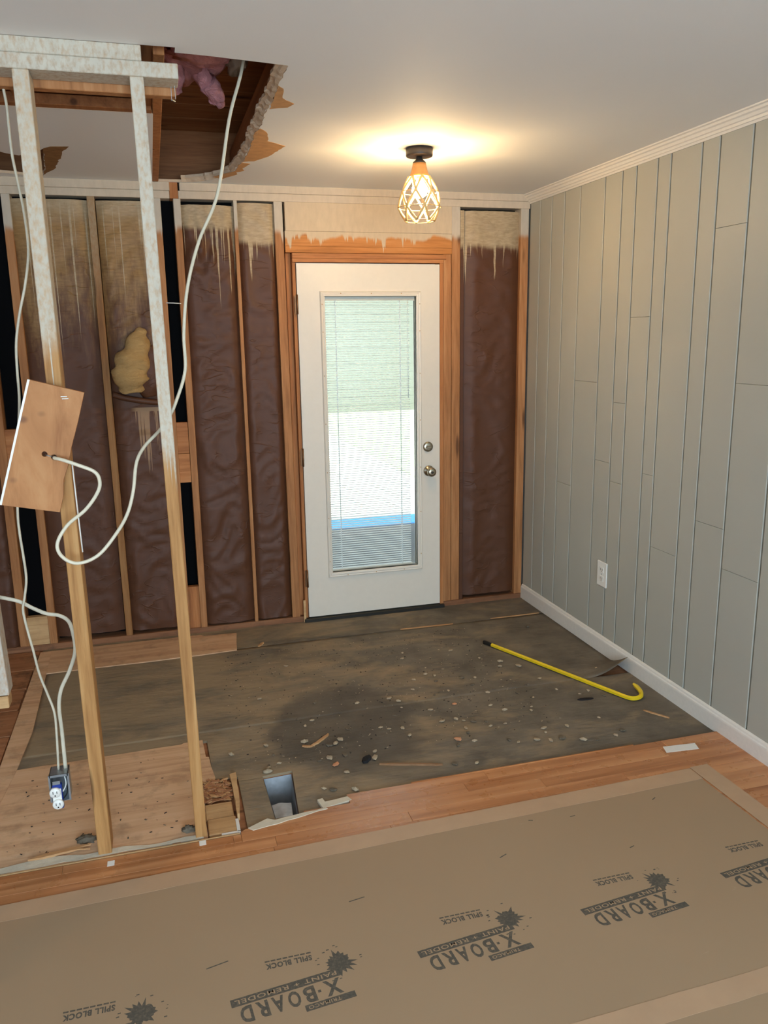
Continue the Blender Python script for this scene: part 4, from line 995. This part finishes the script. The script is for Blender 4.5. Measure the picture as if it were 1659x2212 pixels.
tube('foil_strip', [(-0.585, -1.62, 2.425), (-0.56, -1.60, 2.418), (-0.535, -1.585, 2.41)], 0.003, M['galv'], ceil, 6)

# ================================================================== FLOOR PROTECTION BOARD
TILT = math.atan(0.022)
def bd(x, yy, x_ref=0.0):        # sheet frame: slightly turned against the room
    return (x * math.cos(TILT) - yy * math.sin(TILT), x * math.sin(TILT) + yy * math.cos(TILT))
def bslab(name, pts, z0, z1, mat, parent=None, **kw): return slab(name, [[bd(*p) for p in pts]], z0, z1, mat, parent, **kw)
B1 = bslab('floor_board', [(-3.2, -3.075), (1.150, -3.075), (1.150, -2.200), (-3.2, -2.200)], 0.0102, 0.0117, M['fibreboard'], None,
           label='floor protection board printed with upside-down grey logos', cat='floor board')
B2 = bslab('floor_board', [(-3.2, -4.05), (1.150, -4.05), (1.150, -3.0755), (-3.2, -3.0755)], 0.0102, 0.0117, M['fibreboard'], None,
           label='plain floor protection board butted to the printed one', cat='floor board')
def tape(pts, lab, seed):
    slab('tape_strip', [ragged([bd(*p) for p in pts], 0.0012, 0.06, seed)], 0.0118, 0.0123, M['tape'], None, label=lab, cat='tape')
tape([(-3.2, -2.225), (1.155, -2.225), (1.155, -2.148), (-3.2, -2.148)], 'tan tape strip along the long edge of the printed board', 41)
tape([(1.158, -4.0), (1.238, -4.0), (1.238, -2.142), (1.158, -2.142)], 'tan tape strip along the edge facing the plank wall', 42)
tape([(-3.2, -3.115), (1.155, -3.115), (1.155, -3.045), (-3.2, -3.045)], 'tan tape strip over the joint between the two boards', 43)

def text_mesh(body, size, bold=0.0, spacing=1.0):
    cu = bpy.data.curves.new('txt', 'FONT'); cu.body = body; cu.size = size; cu.offset = bold
    cu.space_character = spacing; cu.resolution_u = 3
    o = bpy.data.objects.new('txt', cu); C.objects.link(o)
    dg = bpy.context.evaluated_depsgraph_get(); me = bpy.data.meshes.new_from_object(o.evaluated_get(dg))
    v = [tuple(q.co) for q in me.vertices]; f = [tuple(p.vertices) for p in me.polygons]
    bpy.data.objects.remove(o); bpy.data.curves.remove(cu); bpy.data.meshes.remove(me)
    return v, f
def fit(vf, x0, x1, z0, z1):
    v, f = vf; ax = [p[0] for p in v]; ay = [p[1] for p in v]
    sx = (x1 - x0) / (max(ax) - min(ax)); sy = (z1 - z0) / (max(ay) - min(ay))
    return [(x0 + (p[0] - min(ax)) * sx, z0 + (p[1] - min(ay)) * sy) for p in v], f
txt_x = text_mesh('X', 1, 0.03); txt_b = [text_mesh(ch, 1, 0.03) for ch in 'BOARD']
txt_pr = text_mesh('PAINT + REMODEL', 1, 0.01, 1.1); txt_t = text_mesh('TRIMACO', 1, 0.01, 1.1); txt_s = text_mesh('SPILL BLOCK', 1, 0.045, 1.12)
def rect2(x0, x1, y0, y1): return [(x0, y0), (x1, y0), (x1, y1), (x0, y1)], [(0, 1, 2, 3)]
def splash(cx_, cy_, r, seed):
    rn = random.Random(seed); n = 34; pts = []
    for k in range(n):
        a = 2 * math.pi * k / n
        q = r * (rn.uniform(0.70, 0.95) if k % 2 else rn.choice((0.9, 1.0, 1.1, 1.25, 1.5)))
        pts.append((cx_ + q * math.cos(a) * 1.05, cy_ + q * math.sin(a)))
    v = [(cx_, cy_)] + pts; f = [(0, 1 + k, 1 + (k + 1) % n) for k in range(n)]
    for k in range(12):
        a = rn.uniform(0, 6.28); q = r * rn.uniform(1.5, 1.9); b = len(v); h = rn.uniform(0.0008, 0.002)
        c_ = (cx_ + q * math.cos(a), cy_ + q * math.sin(a)); v += [(c_[0] - h * 2, c_[1] - h), (c_[0] + h * 2, c_[1] - h), (c_[0] + h * 2, c_[1] + h), (c_[0] - h * 2, c_[1] + h)]; f.append((b, b + 1, b + 2, b + 3))
    return v, f
def flat(name, shapes, place, z, mat, parent):
    V, F = [], []
    for v, f in shapes:
        k = len(V); V += [place(*p) + (z,) for p in v]
        for q in f:
            q = tuple(i + k for i in q); F.append(q)
    o = add(name, V, F, mat, parent); 
    bm = bmesh.new(); bm.from_mesh(o.data)
    for fc in bm.faces:
        fc.normal_update()
        if fc.normal.z < 0: fc.normal_flip()
    bm.to_mesh(o.data); bm.free(); return o
def placer(ox, oy, ang):          # the print stands on its head: u runs towards -x, v towards -y
    ca, sa = math.cos(ang), math.sin(ang)
    return lambda u, v: (ox - (u * ca - v * sa), oy - (u * sa + v * ca))
for k, (lx, ly) in enumerate([(-1.315, -2.748), (-0.808, -2.735), (-0.302, -2.715), (0.203, -2.695), (0.708, -2.678), (1.20, -2.66)]):
    # local frame: u 0..0.30 in reading direction, v 0 at the base of PAINT + REMODEL
    pl = placer(lx + 0.002, ly + 0.012, math.radians(5.2))
    ls = [rect2(0.010, 0.300, 0.0, 0.026), fit(txt_x, 0.020, 0.066, 0.030, 0.082), rect2(0.076, 0.084, 0.052, 0.060), *[fit(tb, 0.090 + 0.0405 * q, 0.090 + 0.0405 * q + 0.0315, 0.031, 0.083) for q, tb in enumerate(txt_b)], rect2(-0.004, 0.128, 0.087, 0.107)]
    lg = flat('logo', ls, pl, 0.01182, M['ink'], B1)
    flat('logo_splash', [splash(0.006, -0.018, 0.034, k)], pl, 0.01177, M['ink'], lg)
    flat('logo_lettering', [fit(txt_pr, 0.022, 0.290, 0.006, 0.020), fit(txt_t, 0.034, 0.120, 0.0915, 0.1025)], pl, 0.01192, M['ink_light'], lg)
    ps = placer(lx - 0.07, ly + 0.078, math.radians(-0.5))
    flat('printed_line', [fit(txt_s, 0.0, 0.125, 0.0, 0.020)] + [rect2(0.0 + i * 0.016, 0.013 + i * 0.016, -0.011, -0.006) for i in range(8)], ps, 0.01182, M['ink'], B1)
# scuffs on the boards
for i, (sx_, sy_, l, a) in enumerate([(-0.20, -2.46, 0.05, 0.15), (-0.62, -2.60, 0.06, 0.2), (0.30, -2.40, 0.03, 0.4), (0.72, -2.48, 0.02, 0.3), (0.95, -2.26, 0.02, 0.5), (0.62, -2.27, 0.02, 0.1), (0.47, -2.25, 0.015, -0.3)]):
    flat('scuff', [rect2(-l / 2, l / 2, -0.002, 0.002)], placer(sx_, sy_, a), 0.01186, M['ink'], B1)

# ================================================================== OUTSIDE THE DOOR
gd = box('ground', -16, 16, 0.12, 30, -0.30, -0.20, M['drive'], None, label='pale sunlit concrete yard outside the door', cat='ground', kind='structure')
pd = box('porch_deck', -2.5, 3.5, 0.12, 2.75, -0.20, -0.13, M['deck'], None, label='dark grey painted porch deck outside the door', cat='deck', kind='structure')
pr_ = box('added_porch_roof', -2.5, 3.5, 0.26, 2.7, 2.62, 2.72, M['porchwhite'], None, label='added unseen porch roof blocking the sun from deck and door', cat='roof', kind='structure')  # unseen roof, added to keep sun off the deck and out of the door
for xx in (-2.4, 3.3): box('porch_post', xx, xx + 0.1, 2.55, 2.65, -0.13, 2.62, M['porchwhite'], pr_, 0.003)
box('blue_mat', -2.4, 3.4, 2.76, 3.12, -0.20, -0.12, M['bluemat'], None, 0.01, label='blue mat along the porch edge', cat='mat')
box('lawn', 2.6, 13, 3.4, 16, -0.20, -0.17, M['grass'], None, label='strip of lawn to one side of the yard', cat='lawn', kind='structure')
sh = empty('shed', (3, 15, -0.2), label='sage sided outbuilding beyond the yard', cat='building')
for k in range(22): box('siding_board', -14, 14, 14.96 - 0.01 * 0, 15.0, -0.2 + k * 0.2, -0.2 + k * 0.2 + 0.196, M['siding'], sh)
box('wall_body', -14, 14, 15.0, 18, -0.2, 4.3, M['siding'], sh)
